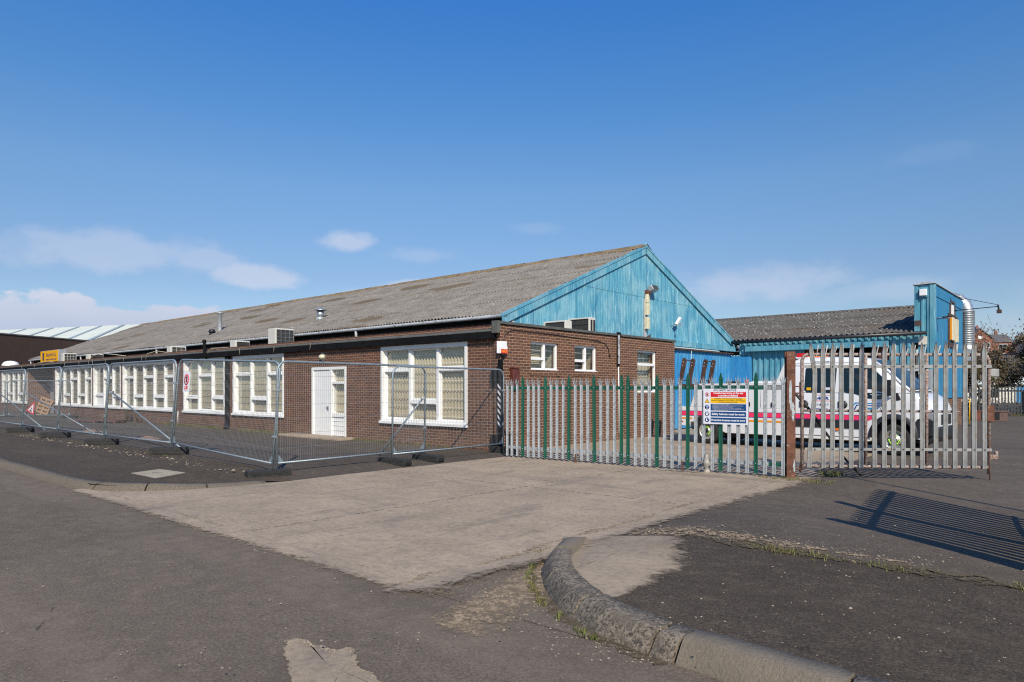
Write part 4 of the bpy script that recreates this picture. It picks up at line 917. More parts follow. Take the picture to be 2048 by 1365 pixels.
part('body', MB().tube([(.12, -.02, .0), (.42, .04, -.06)], .065, 12), M['white_clean'], t); part('lens', MB().lathe([(0, 0), (.055, 0), (.06, .02)], 12), M['redbox'], t, (.43, .045, -.06), (0, R(95), R(10))); part('arm', MB().tube([(-.05, 0, -.2), (.18, .0, -.2), (.24, .02, -.06)], .022, 8), M['white_clean'], t)
# ================================================================ TEMPORARY FENCE
def heras(W_, label, base, rz, tilt=0, group='temporary mesh fence panels', H_=2.0):
    t = thing('mesh_fence', label, 'fence panel', base, 0, group, rot=(tilt, 0, rz))
    r = .021; rad = .19; m = MB()
    pts = [(0, 0, .03), (0, 0, H_ - rad)] + [(rad - rad * math.cos(a), 0, H_ - rad + rad * math.sin(a)) for a in (R(18), R(36), R(54), R(72))] + [(rad, 0, H_), (W_ - rad, 0, H_)] + [(W_ - rad + rad * math.sin(a), 0, H_ - rad + rad * math.cos(a)) for a in (R(18), R(36), R(54), R(72))] + [(W_, 0, H_ - rad), (W_, 0, .03)]
    m.tube(pts, r, 8); part('tube_frame', m, M['heras'], t)
    part('bottom_rail', MB().tube([(0, 0, .17), (W_, 0, .17)], .017, 8), M['heras'], t)
    m = MB(); k = int((W_ - .06) / .046)
    for i in range(1, k):
        x = .02 + (W_ - .04) * i / k; zt = H_ - .01
        if x < rad: zt = H_ - rad + math.sqrt(max(0, rad**2 - (rad - x)**2))
        if x > W_ - rad: zt = H_ - rad + math.sqrt(max(0, rad**2 - (x - W_ + rad)**2))
        m.tube([(x, 0, .17), (x, 0, zt)], .0021, 3, cap=False, smooth=False)
    for i in range(1, 7): m.tube([(0, .003, .17 + i * .262), (W_, .003, .17 + i * .262)], .0024, 3, cap=False, smooth=False)
    part('wire_mesh', m, M['wire'], t, fixn=False)
    part('corner_gusset', MB().prism([(.015, .18), (.14, .18), (.015, .34)], -.002, .002), M['heras'], t); part('corner_gusset', MB().prism([(W_ - .015, .18), (W_ - .15, .18), (W_ - .015, .34)], -.002, .002), M['heras'], t)
    for z in (.62, 1.46): part('coupler', MB().box(W_ - .035, W_ + .03, -.032, .032, z, z + .05).tube([(W_, -.06, z + .025), (W_, .06, z + .025)], .008, 6), M['galv'], t, bevel=.006)
    return t
def block(base, rz, label):
    t = thing('rubber_block', label, 'fence foot', base, rz, 'rubber feet under the temporary fence')
    m = MB().prism([(-.37, 0), (.37, 0), (.385, .06), (.37, .155), (-.37, .155), (-.385, .06)], -.11, .11)
    part('block', m, M['rubber'], t, bevel=.01)
    part('end_handle', MB().box(.386, .392, -.075, .075, .035, .095), M['dark'], t); part('end_handle', MB().box(-.392, -.386, -.075, .075, .035, .095), M['dark'], t)
    part('ribs', MB().box(-.30, .30, -.116, -.111, .03, .04).box(-.30, .30, -.116, -.111, .09, .10), M['rubber'], t)
    part('socket', MB().lathe([(.03, .1565), (.0, .1565)], 10, (-.06, 0, 0)).lathe([(.03, .1565), (.0, .1565)], 10, (.06, 0, 0)), M['dark'], t)
    return t
def strut(a, b, label):
    t = thing('fence_brace', label, 'brace', tuple(b), 0, 'tubular braces behind the temporary fence'); a = Vector(a) - Vector(b)
    part('brace_tube', MB().tube([a, (0, 0, .03)], .021, 8), M['heras'], t)
    part('base_plate', MB().box(-.09, .09, -.05, .05, 0, .012), M['galv'], t); part('clamp', MB().cbox(tuple(a), (.09, .09, .06)), M['galv'], t, bevel=.008)
LEAN = R(-3.8)
J = [(.30, -6.36), (-3.97, -6.37), (-7.9, -6.45), (-11.75, -6.46), (-15.5, -6.47), (-19.3, -6.46), (-23.1, -6.5)]
where = ['nearest of the street row, from the corner post to the next joint left', 'with the white prohibition notice region left of it, second in the street row', 'third in the street row from the corner foot', 'fourth in the street row, in front of the leaning pallet', 'fifth in the street row, cut by the left edge', 'furthest left, beyond the picture edge']
for i in range(5):
    (xa, ya), (xb, yb) = J[i + 1], J[i]; g = .035
    W_ = math.hypot(xb - xa, yb - ya) - 2 * g; dx, dy = (xb - xa), (yb - ya); rz = TH + math.atan2(dy, dx)
    z = h_left(min(xa, -.6), -6.4) + .10 if i else .085
    za = h_left(xa, -6.4) + .085; zb = (h_left(xb, -6.4) if i else .0) + .085
    lab = ['mesh fence panel carrying the white prohibition notice near the corner', 'mesh fence panel in front of the five light window, second in the street row', 'mesh fence panel in front of the red brown pallet, third in the street row', 'mesh fence panel before the leaning pallet and road sign, fourth in the street row', 'mesh fence panel cut by the left picture edge in the street row'][i]
    t = heras(W_, lab, L(xa + g * dx / W_, ya + g * dy / W_, za), rz, LEAN)
    t.rotation_euler = (Matrix.Rotation(rz, 3, 'Z') @ Matrix.Rotation(-math.atan2(zb - za, W_), 3, 'Y') @ Matrix.Rotation(LEAN, 3, 'X')).to_euler()
    if i == 0:
        nt = part('prohibition_notice', MB().box(0, .30, -.034, -.028, 0, .42), M['sign_white'], None); nt.location = L(-3.18, -6.43, 1.52); nt.rotation_euler = (LEAN, 0, TH)
        tag(nt, 'white prohibition notice with a red ring tied to the mesh fence', 'sign')
        ring = MB().lathe([(.085, -.037), (.115, -.037), (.115, -.035), (.085, -.035)], 24, (.15, 0, .26), 'y'); part('red_ring', ring, M['sign_red'], nt)
        part('ring_bar', MB().box(-.11, .11, -.0375, -.0350, -.012, .012, Matrix.Translation((.15, 0, .26)) @ Matrix.Rotation(R(45), 4, 'Y')), M['sign_red'], nt)
        part('hand_symbol', MB().prism([(.115, .20), (.185, .20), (.195, .28), (.185, .33), (.125, .33), (.105, .27)], -.0365, -.0345), M['text_k'], nt)
        part('red_panel', MB().box(.08, .22, -.0375, -.0345, .04, .13), M['sign_red'], nt); text('No\nentry', .045, M['text_w'], nt, (.095, -.0385, .09), width=.11)
        part('cable_tie', MB().box(-.10, .40, -.02, -.012, .01, .018), M['dark'], nt)
# return run from the corner to the building
HA = heras(3.62, 'mesh fence panel running from the near corner post towards the building', L(.30, -6.28, .085), TH + math.atan2(3.62, -.14), R(.6))
HB = heras(3.55, 'mesh fence panel touching the corner of the brick building, overlaps its neighbour', L(.30, -3.67, .06), TH + math.atan2(3.55, -.10), R(.4))
for n_, (x, y, rz, lab) in enumerate([(.30, -6.45, TH + R(80), 'black rubber foot under the near corner post of the mesh fence'),
        (.36, -3.66, TH + R(8), 'black rubber foot, left of the two under the overlapping panels'), (.34, -2.72, TH + R(5), 'black rubber foot, right of the two under the overlapping panels'),
        (.24, -.14, TH + R(8), 'black rubber foot beside the first grey palisade pale'),
        (-3.97, -6.42, TH + R(50), 'black rubber foot under the joint left of the prohibition notice'), (-7.9, -6.5, TH + R(50), 'black rubber foot two joints left of the corner'),
        (-11.75, -6.5, TH + R(50), 'black rubber foot three joints left of the corner'), (-15.5, -6.5, TH + R(50), 'black rubber foot leftmost in view')]):
    z = h_left(x, y) + .003 if x < 0 else .0
    block(L(x, y, z), rz, lab)
strut(L(.17, -2.72, 1.38), L(-.75, -3.25, .02), 'tubular brace leaning from the overlapping panels towards the left')
strut(L(-7.75, -6.32, 1.5), L(-4.5, -5.9, .16), 'tubular brace crossing in front of the five light window')
strut(L(-15.4, -6.32, 1.42), L(-12.6, -5.2, .15), 'tubular brace crossing in front of the leaning pallet')
strut(L(-19.2, -6.3, 1.42), L(-16.4, -5.6, .15), 'tubular brace at the left picture edge')
# loose panels inside the forecourt near the far wall, nearly square to the view
for (x0w, x1w, Y_, lab, foot) in ((-26.9, -23.5, 36.4, 'stray mesh fence panel standing deep in the forecourt before the far windows', (-23.5, 'black rubber foot of the stray panel by the far windows')), (-29.6, -26.4, 35.6, 'stray mesh fence panel deep in the forecourt cut by the left edge', (-26.35, 'black rubber foot of the left stray panel'))):
    heras(x1w - x0w, lab, (x0w, Y_, .0), R(-1)); block((foot[0], Y_ - .1, 0), R(-4), foot[1])

# ================================================================ PALISADE GATES
PA = Vector((.24, 15.67, 0)); PB = Vector((4.85, 12.16, 0)); PD = (PB - PA).normalized(); PRZ = math.atan2(PD.y, PD.x)
def on_line(u):
    k = (u - 1024) / 1365.; return ((PA.x - k * PA.y) / (k * PD.y - PD.x))
gpat = [(150/2.731+960, 0), (175/2.731+960, 0), (205/2.731+960, 0)]
for z_, c in ((233,1),(264,0),(294,0),(324,0),(356,1),(389,0),(420,0),(454,0),(486,1),(520,0),(556,0),(590,0),(625,1),(661,0),(697,0),(735,0),(772,1)): gpat.append((z_/2.731+960, c))
gA = gpat
gB = [(z_/2.731+960, c) for z_, c in ((809,1),(849,0),(888,0),(927,0),(967,1),(1009,0),(1050,0),(1091,0),(1134,1),(1178,0),(1222,0),(1269,0),(1314,1))] + [(z_/4.137+1300, c) for z_, c in ((120,0),(183,0),(247,0),(313,1),(380,0),(447,0),(515,0),(585,1),(655,0),(730,0),(803,0),(875,1),(950,0),(1025,0),(1100,0))]
# the readings overlap (two enlargements of the same stretch): keep one of each
gB = sorted(gB); gB2 = []
for u, c in gB:
    if not gB2 or u - gB2[-1][0] > 8: gB2.append((u, c))
gB = gB2
def pale(green, h, rng):
    w_ = .033; m = MB(); sec = [(-w_, .0), (-w_, -.016), (-.021, -.020), (-.010, -.006), (0, -.012), (.010, -.006), (.021, -.020), (w_, -.016), (w_, .0)]
    if green:
        rows = [[(a * 1.08, b, z) for a, b in sec] for z in (0, h - .16)]; rows.append([(a * 1.25, b - .004, h - .13) for a, b in sec]); rows.append([(a * .25, b * .6 - .006, h) for a, b in sec])
        m.grid(rows, False); m.grid([[(p[0], p[1] + .004, p[2]) for p in r] for r in rows], False)
    else:
        rows = [[(a, b, z) for a, b in sec] for z in (0, h - .17)]
        m.grid(rows, False); m.grid([[(p[0], p[1] + .004, p[2]) for p in r] for r in rows], False)
        # three split prongs at the head
        for (a0, a1, tx, ty, hh) in ((-.010, .010, rng.uniform(-.004, .004), -.035, .0), (-w_, -.010, -.048, .012, -.035), (.010, w_, .040, -.03, -.045)):
            base = [(a0, -.016, h - .17), (a1, -.016, h - .17)]; mid = [(a0 + tx * .5, -.016 + ty * .5, h - .08 + hh * .5), (a1 + tx * .5, -.016 + ty * .5, h - .08 + hh * .5)]
            tip = ((a0 + a1) / 2 + tx * .8, -.016 + ty * .7, h + hh)
            for dy in (0, .004):
                k = len(m.v); m.v += [(p[0], p[1] + dy, p[2]) for p in base + [mid[1], mid[0], tip]]; m.face((k, k+1, k+2, k+3)); m.face((k+3, k+2, k+4))
    return m
def gate(us, label, rail_u0, rail_u1):
    s0 = on_line(rail_u0); s1 = on_line(rail_u1); org = PA + PD * s0
    t = thing('palisade_gate', label, 'gate', (org.x, org.y, 0), PRZ, 'palisade gate leaves'); rng = random.Random(int(us[0][0]))
    Lg = s1 - s0
    m = MB().box(0, Lg, .012, .05, 1.575, 1.64); rails = part('top_rail', m, M['green'], t)
    part('bottom_rail', MB().box(0, Lg, .012, .05, .20, .265), M['galv_dull'], t)
    proto = {0: pale(0, 1.80, rng).mesh('pale', False), 1: pale(1, 1.84, rng).mesh('pale', False)}; proto[0].materials.append(M['galv_dull']); proto[1].materials.append(M['green'])
    for u, c in us:
        s_ = on_line(u) - s0; zt = .0035 * s_
        o = part('pale', proto[c], None, t, (s_, rng.uniform(-.002, .002), .035 + rng.uniform(-.006, .006) + zt), (rng.uniform(-.006, .006), rng.uniform(-.006, .006), rng.uniform(-.05, .05)))
        if c: o['label'] = 'green pointed pale'
        b = MB()
        for z in (1.57, .18): b.lathe([(0, -.024), (.009, -.022), (.011, -.016)], 8, (0, 0, z), 'y')
        if c: part('bolt', b, M['galv'], o)
    return t
gate(gA, 'closed palisade gate leaf with grey and green pales beside the brick corner', 1013, 1247)
tB = gate(gB, 'closed palisade gate leaf carrying the site safety notice', 1251, 1572)
part('rail_splice', MB().box(0, .34, .006, .0118, 1.57, 1.645), M['galv_rust'], tB, (on_line(1526) - on_line(1251), 0, 0)); part('rail_splice', MB().box(0, .30, .006, .0118, .195, .27), M['green'], tB, (on_line(1537) - on_line(1251), 0, 0))
for u, lab in ((1155, 'small rusty ground stop before the left palisade gate leaf'), (1367, 'small rusty drop bolt before the right palisade gate leaf')):
    s_ = on_line(u); p = PA + PD * s_; t = thing('gate_stop', lab, 'gate stop', (p.x - .05, p.y - .07, -.003), PRZ)
    part('bolt', MB().box(-.015, .015, -.01, .01, 0, .19).box(-.03, .03, -.02, .02, 0, .03), M['rust'], t, bevel=.004)
# plastic wrap knotted around one pale
s_ = on_line(1413); p = PA + PD * s_; t = thing('knotted_wrap', 'grey plastic wrapping knotted round a grey pale, its tails trailing on the concrete', 'wrapping', (p.x, p.y, 0), PRZ)
m = MB(); rr = random.Random(8); rows = []
for i in range(15):
    z = .0 + .34 * i / 14; rad = [.075, .07, .055, .05, .055, .062, .078, .085, .08, .07, .066, .06, .055, .048, .042][i]
    rows.append([(math.cos(a) * rad * (1 + .22 * 3.2 * mnoise.noise(Vector((math.cos(a) * 2, math.sin(a) * 2, z * 16)))), -.01 + math.sin(a) * rad * .8 * (1 + .6 * mnoise.noise(Vector((math.cos(a) * 2, 4, z * 14)))), z) for a in [2 * math.pi * j / 14 for j in range(15)]])
m.grid(rows); part('knot', m, M['wrap'], t, fixn=False).scale = (.8, .8, 1)
def ribbon(pts, w_, amp):
    m = MB(); rows = []
    pts = [Vector(q) for q in pts]; n = 26
    for i in range(n + 1):
        f = i / n * (len(pts) - 1); a = min(int(f), len(pts) - 2); q = pts[a].lerp(pts[a+1], f - a); d = (pts[a+1] - pts[a]).normalized(); s2 = Vector((-d.y, d.x, 0))
        if s2.length < .1: s2 = Vector((1, 0, 0))
        s2.normalize(); ww = w_ * (1 + .5 * mnoise.noise(Vector((i * .4, w_ * 50, 0))))
        rows.append([tuple(q + s2 * ww * k + Vector((0, 0, abs(amp * mnoise.noise(Vector((i * .5, k * 3, 2))))))) for k in (-1, -.5, 0, .5, 1)])
    m.grid(rows); return m
part('tail', ribbon([(-.03, -.07, .20), (-.22, -.18, .08), (-.38, -.22, .01), (-.9, -.24, .006)], .035, .03), M['wrap'], t, fixn=False)
part('tail', ribbon([(.0, -.09, .12), (-.10, -.16, .03), (-.22, -.22, .006)], .04, .03), M['wrap'], t, fixn=False)

# ---- site safety notice
sA = on_line(1408.5); p = PA + PD * sA; WS = on_line(1497.5) - sA
t = thing('safety_notice', 'white site safety notice with red, amber and blue panels on the palisade gate', 'sign', (p.x, p.y, 1.6 - (839.5 - 777) * p.y / 1365.), PRZ); HS = (839.5 - 770.5) * 12.95 / 1365.
t.location = (p.x + PD.y * .035, p.y - PD.x * .035, .925); HS = .665; yb = -.012
part('board', MB().box(0, WS, yb, yb + .004, 0, HS), M['sign_white'], t)
def panel(x0, x1, z0, z1, mat, nm): return part(nm, MB().box(WS * x0, WS * x1, yb - .002, yb - .0004, HS * z0, HS * z1), M[mat], t)
panel(.17, .96, .768, .91, 'sign_red', 'red_panel'); panel(.17, .96, .596, .742, 'sign_yellow', 'amber_panel'); panel(.17, .96, .385, .572, 'sign_blue', 'blue_panel'); panel(.17, .96, .215, .355, 'sign_blue', 'blue_panel'); panel(.17, .96, .045, .185, 'sign_blue', 'blue_panel')
ty = yb - .0035
def st(b, sz, mat, x, z, wd, bold=0.): return text(b, HS * sz, M[mat], t, (WS * x, ty, HS * z), width=WS * wd, bold=bold, depth=.0006)
st('SITE SAFETY NOTICE', .072, 'text_k', .235, .935, .51); st('Unauthorised entry to this site', .072, 'text_w', .235, .855, .66, .0012); st('is strictly prohibited', .072, 'text_w', .34, .785, .44, .0012)
st('WARNING CONSTRUCTION IN PROGRESS', .042, 'text_k', .25, .705, .62); st('Parents are advised to warn children of the dangers', .042, 'text_k', .19, .657, .75); st('of entering construction sites', .042, 'text_k', .35, .612, .42)
for i, (b, wd) in enumerate((('1. All visitors must report to the site office', .38), ('2. Contractors must be registered before starting work on site or any work', .68), ('3. Safety signs and procedures must be observed', .46), ('4. Personal protective equipment must be worn at all times', .64), ('5. All persons entering this site must comply with the regulations under the', .70), ('    Health and Safety at Work Act', .32))): st(b, .026, 'text_w', .21, .545 - i * .030, wd)
st('Safety helmets must be worn', .078, 'text_w', .195, .262, .73, .0015); st('Protective footwear must be worn', .078, 'text_w', .185, .090, .75, .0015)
def disc(nm, cx, cz, r, mat, r0=0, dy=0): 
    return part(nm, MB().lathe([(r0, -.0005), (r, -.0005), (r, .001), (r0, .001)], 22, (WS * cx, yb - .0012 - dy, HS * cz), 'y'), M[mat], t)
disc('prohibition_ring', .088, .835, .043, 'sign_red', .036); part('ring_bar', MB().box(-.036, .036, -.0005, .0005, -.004, .004, Matrix.Translation((WS * .088, yb - .002, HS * .835)) @ Matrix.Rotation(R(45), 4, 'Y')), M['sign_red'], t)
part('hand_symbol', MB().prism([(-.014, -.02), (.012, -.02), (.018, .002), (.012, .022), (-.004, .024), (-.018, .004)], -.0005, .0005), M['text_k'], t, (WS * .088, yb - .0014, HS * .835))
part('warning_triangle', MB().prism([(-.048, -.040), (.048, -.040), (0, .045)], -.0004, .001), M['text_k'], t, (WS * .088, yb - .0012, HS * .662)); part('warning_face', MB().prism([(-.038, -.034), (.038, -.034), (0, .033)], -.0012, -.0006), M['sign_yellow'], t, (WS * .088, yb - .0012, HS * .662))
part('exclamation_mark', MB().box(-.003, .003, -.002, -.0014, -.012, .016).box(-.003, .003, -.002, -.0014, -.026, -.018), M['text_k'], t, (WS * .088, yb - .0012, HS * .662))
for cz in (.478, .285, .115): disc('blue_disc', .086, cz, .044, 'sign_blue')
part('exclamation_mark', MB().prism([(-.009, .03), (.009, .03), (.006, -.012), (-.006, -.012)], -.0012, -.0004).lathe([(0, -.0012), (.008, -.0012)], 10, (0, 0, -.026), 'y'), M['text_w'], t, (WS * .086, yb - .002, HS * .478))
part('helmet_symbol', MB().prism([(-.022, -.002), (-.018, -.024), (.0, -.032), (.018, -.024), (.022, -.002)], -.0012, -.0004).prism([(-.028, .003), (.028, .003), (.02, .02), (.0, .028), (-.02, .02)], -.0012, -.0004), M['text_w'], t, (WS * .086, yb - .002, HS * .285))
part('boot_symbol', MB().prism([(-.022, -.025), (.012, -.025), (.012, -.014), (-.002, -.004), (.0, .026), (-.02, .026)], -.0012, -.0004), M['text_w'], t, (WS * .086, yb - .002, HS * .115))

# ---- hinge post at the brick corner with hazard tape
t = thing('hinge_post', 'black steel post with black and white hazard tape at the brick corner', 'post', L(.09, -.10, 0), TH)
part('post', MB().box(-.05, .05, -.05, .05, -.02, 2.32), M['black'], t, bevel=.004)
m = MB()
for i in range(7):
    z = .62 + i * .155; m.prism([(-.048, z + .10), (.048, z), (.048, z + .07), (-.048, z + .17)], -.054, -.0505)
part('hazard_stripes', m, M['sign_white'], t)
for z, z2 in ((1.72, 2.08), (.06, .42)): part('clamp_plate', MB().box(-.34, -.05, -.005, .06, z, z2), M['black'], t, bevel=.004)

# ---- rusted gate post and the rusty open gate leaf
PR = Vector((4.95, 12.16, 0)); t = thing('gate_post', 'thick rusty steel gate post with flaking grey paint', 'post', PR, R(-6))
part('post', MB().box(-.075, .075, -.0755, -.05, 0, 2.25).box(-.075, .075, .05, .0755, 0, 2.25).box(-.012, .012, -.0499, .0499, 0, 2.25).box(.0505, .0745, -.0499, .0499, 0, 2.24), M['rust'], t, bevel=.004)
r_ = random.Random(3)
for (cx_, cz, a, b) in ((-.01, 1.50, .030, .30), (.035, 1.18, .026, .20), (.05, .22, .022, .12)):
    pts_ = [(cx_ + a * math.cos(q) * r_.uniform(.5, 1.2), cz + b * math.sin(q) * r_.uniform(.6, 1.1)) for q in [6.28 * i / 18 for i in range(18)]]
    part('paint_flake', MB().prism([(max(-.07, min(.07, x)), z) for x, z in pts_], -.0785, -.0765), M['galv_dull'], t)
for z in (1.62, 1.50, .16): part('hinge', MB().box(.075, .19, -.03, .03, z, z + .022).tube([(.18, 0, z - .05), (.18, 0, z + .09)], .02, 8), M['rust'], t)
g0 = Vector((5.15, 12.12, 0)); g1 = Vector((8.34, 11.94, 0)); grz = math.atan2(g1.y - g0.y, g1.x - g0.x); GL = (g1 - g0).length
t = thing('rusty_gate', 'rust stained palisade gate standing open before the white truck', 'gate', g0, grz)
def gu(z_): 
    u = 1560 + z_ / 3.9; k = (u - 1024) / 1365.; d = (g1 - g0) / GL; return (g0.x - k * g0.y) / (k * d.y - d.x)
m = MB().tube([(0, 0, .17), (0, 0, 2.10), (.03, 0, 2.17), (.09, 0, 2.2), (GL - .10, 0, 2.185), (GL - .03, 0, 2.15), (GL, 0, 2.08), (GL, 0, .10)], .030, 10).tube([(0, 0, .22), (GL, 0, .215)], .028, 10)
part('tube_frame', m, M['rust_tube'], t); part('middle_tube', MB().tube([(.03, 0, 1.205), (GL - .5, 0, 1.19)], .021, 8), M['rust_tube'], t)
for z_ in (667, 1142): part('upright_tube', MB().tube([(gu(z_), .0, .24), (gu(z_), .0, 2.18)], .029, 8), M['rust_tube'], t)
part('flat_rail', MB().box(.03, GL + .02, -.048, -.036, 1.955, 2.01), M['galv_rust'], t); part('flat_rail', MB().box(.03, GL + .02, -.048, -.036, .50, .55), M['galv_rust'], t)
rr = random.Random(11)
for k, z_ in enumerate((262, 330, 397, 470, 543, 620, 727, 800, 875, 948, 1022, 1097, 1200, 1275, 1350, 1425, 1500, 1580)):
    w_ = .040; sec = [(-w_, .0), (-w_ * .95, -.012), (-.024, -.016), (-.012, -.004), (0, -.012), (.012, -.004), (.024, -.016), (w_ * .95, -.012), (w_, 0)]
    bend = (lambda z: (-.10 * S((1.7 - z) / 1.6) + .0 * z) if z < 1.9 else -.055 * (z - 1.9) / .3) if k == 0 else (lambda z: 0)
    rows = [[(a + bend(z), b, z) for a, b in sec] for z in ([.2, .6, 1.0, 1.4, 1.7, 1.9, 2.05] if k == 0 else [.2, 2.18])]
    lean = rr.uniform(-.006, .006)
    rows.append([(a * 1.02 + bend(2.2), b, 2.22) for a, b in sec]); rows.append([(a * .62 + bend(2.3) + .004, b, 2.34) for a, b in sec]); rows.append([(a * .12 + bend(2.35) - .004 + rr.uniform(-.004, .004), b - .01, 2.41 + rr.uniform(-.012, .012)) for a, b in sec])
    m = MB().grid(rows, False); m.grid([[(p[0], p[1] + .004, p[2]) for p in r] for r in rows], False)
    part('pale', m, M['galv_rust'], t, (gu(z_) - (0 if k else -.0), -.052, rr.uniform(-.008, .008)), (0, lean, rr.uniform(-.05, .05)), fixn=False)
    part('spike', MB().prism([(.0, 0), (.012, 0), (.085 + rr.uniform(-.03, .03), .20), (.078, .20)], .0, .004), M['galv_rust'], t, (gu(z_) + .028, -.046, 2.17), (R(-20), rr.uniform(-.3, .2), 0))
    part('rivet', MB().lathe([(0, -.07), (.010, -.068), (.011, -.060)], 8, (gu(z_), 0, 1.98 + .0), 'y').lathe([(0, -.07), (.010, -.068), (.011, -.060)], 8, (gu(z_), 0, .525), 'y'), M['dark'], t)
part('latch_plate', MB().box(GL + .02, GL + .17, -.02, .02, 1.80, 1.94), M['galv_rust'], t, bevel=.015); part('lock_box', MB().box(GL - .06, GL + .06, -.06, .05, 1.02, 1.30), M['rust'], t, bevel=.006)
part('drop_bolt', MB().tube([(GL - .005, -.03, .62), (GL - .005, -.03, -.03)], .009, 6).tube([(GL - .01, -.035, .75), (GL - .13, -.035, .75)], .01, 6), M['rust'], t); part('lower_catch', MB().box(GL + .02, GL + .15, -.02, .02, .36, .44).box(GL + .1, GL + .15, -.02, .02, .44, .5), M['rust_tube'], t, bevel=.01)
t = thing('leaning_bar', 'dark bent bar leaning behind the rusty gate down to the weeds', 'bar', (0, 0, 0)); part('bar', MB().tube([(5.16, 12.42, 1.50), (5.42, 12.46, 1.22), (5.75, 12.5, .78), (6.0, 12.47, .45), (6.02, 12.42, .36), (6.16, 12.36, .18), (6.30, 12.32, .02)], [.028, .028, .024, .024, .022, .02, .018], 8), M['cable'], t)
t.location = (6.30, 12.32, 0); 
for ch in t.children: ch.location = (-6.30, -12.32, 0)
m = MB(); r_ = random.Random(21)
for _ in range(16): tuft(m, (5.86 + r_.gauss(0, .12), 12.5 + r_.gauss(0, .08), 0), 16, .10, .08, r_)
tag(part('weed_clump', m, M['grass'], fixn=False), 'green weed clump under the rusty gate at the foot of the bent bar', 'plant')

# ---- open gate leaf and a lamp column just outside the frame, to the right: they throw the shadows in view
a0 = Vector((4.30, 5.22, 0)); a1 = Vector((6.35, 8.30, 0)); t = thing('open_gate', 'palisade gate leaf standing open beside the kerb, out of view on the right', 'gate', a0, math.atan2(a1.y - a0.y, a1.x - a0.x)); GG = (a1 - a0).length
z0 = .09
part('post', MB().box(-.06, .06, -.06, .06, -.05, 2.35), M['rust'], t); part('mid_post', MB().box(1.50, 1.60, -.05, .05, -.05, 2.5), M['rust'], t)
part('top_rail', MB().box(.08, GG, .01, .06, 1.78, 1.84), M['galv_rust'], t); part('bottom_rail', MB().box(.08, GG, .01, .04, .16, .20), M['galv_rust'], t)
pm = pale(1, 2.05, random.Random(2)).mesh('pale', False); pm.materials.append(M['galv_rust'])
x = .17
while x < GG:
    part('pale', pm, None, t, (x, 0, .12)).scale = (1.25, 1, 1); x += .178
t = thing('lamp_column', 'slim street lamp column out of view on the right', 'street lamp', (7.45, 4.5, 0)); part('column', MB().tube([(0, 0, -.1), (0, 0, 1.2), (0, 0, 1.25), (0, 0, 7.6), (.0, .1, 8.0), (0, .3, 8.1)], [.06, .06, .035, .03, .03, .025], 10), M['galv_dull'], t); part('lamp_head', MB().box(-.12, .12, .25, .8, 8.03, 8.15), M['grey_case'], t, bevel=.03)
# ================================================================ SERVICE TRUCK
TRZ = math.atan2(-.702, .712)
T = thing('service_truck', 'white crew cab service truck with pink side stripe parked behind the gates', 'truck', (5.6, 19.7, 0), TRZ)
WB = 4.90; TW = 2.02
def arch(cx_, r, z0, n=12): return [(cx_ + r * math.cos(a), .38 + r * math.sin(a)) for a in [math.pi - math.pi * i / n for i in range(n + 1)]]
# cab and bonnet: side outline with a wheel arch, then shaped in plan
def cab_lo(x):
    d = abs(x - WB); return .40 + .50 * math.sqrt(max(0, 1 - (d / .47) ** 2)) if d < .47 else (.40 if x < 5.6 else .40 + .12 * (x - 5.6) / .5)
TOPP = [(2.47, 1.50), (5.10, 1.50), (5.28, 1.49), (5.62, 1.37), (5.90, 1.24), (6.00, 1.12), (6.06, 1.0)]
def cab_hi(x):
    for (a, za), (b, zb) in zip(TOPP, TOPP[1:]):
        if x <= b: return za + (zb - za) * (x - a) / (b - a)
    return 1.0
stations = fr(2.47, 4.42, .4) + [WB + .47 * q for q in (-.995, -.98, -.94, -.86, -.74, -.58, -.4, -.2, 0, .2, .4, .58, .74, .86, .94, .98, .995)] + [5.45, 5.6, 5.75, 5.88, 5.96, 6.01, 6.05, 6.07]
rows = []
for x in stations:
    n_ = max(0, (x - 5.2) / .9); ins = .34 * n_ ** 2.4; zb, zu = cab_lo(x), cab_hi(x); rb = .05 + .05 * n_
    half = [(ins, zb), (ins, zb + (zu - zb) * .35), (ins - (.001 if x < 5.3 else 0), zb + (zu - zb) * .6), (ins, zu - rb), (ins + rb * .3, zu - rb * .3), (ins + rb, zu), (ins + .35, zu + .03 * min(1, n_ * 3)), (TW / 2 - .1, zu + .045 * min(1, n_ * 3))]
    rows.append([(x, a, b) for a, b in half] + [(x, TW - a, b) for a, b in reversed(half)])
m = MB().grid(rows, True); m.poly(rows[-1]); m.poly(list(reversed(rows[0])))
body = part('cab_body', m, M['van'], T)
# greenhouse
gs = [(2.47, 1.49, 2.34, .0, .10), (2.60, 1.49, 2.40, .0, .13), (3.4, 1.49, 2.41, .0, .14), (4.15, 1.49, 2.37, .0, .15), (4.42, 1.49, 2.28, .0, .17), (4.75, 1.49, 2.03, .0, .15), (5.05, 1.49, 1.72, .0, .08), (5.26, 1.49, 1.53, 0.0, .02)]
rows = []
for x, zb, zt, yb_, yt in gs:
    h = zt - zb; pr = [(yb_, zb), (yb_ + yt * .45, zb + h * .5), (yb_ + yt * .8, zb + h * .86), (yb_ + yt + .05, zt - .03), (yb_ + yt + .18, zt)]
    pr += [(TW - a, b) for a, b in reversed(pr)]
    rows.append([(x, a, b) for a, b in pr])
m = MB().grid(rows, True); m.poly(rows[0]); part('cab_roof', m, M['van'], T)
part('roof_panel_line', MB().box(2.55, 4.2, .045, .055, 2.235, 2.245), M['trim'], T)
def yside(x, z): 
    h = 2.38 - 1.49; f = max(0, min(1, (z - 1.49) / h)); return .14 * f * .93 - .004
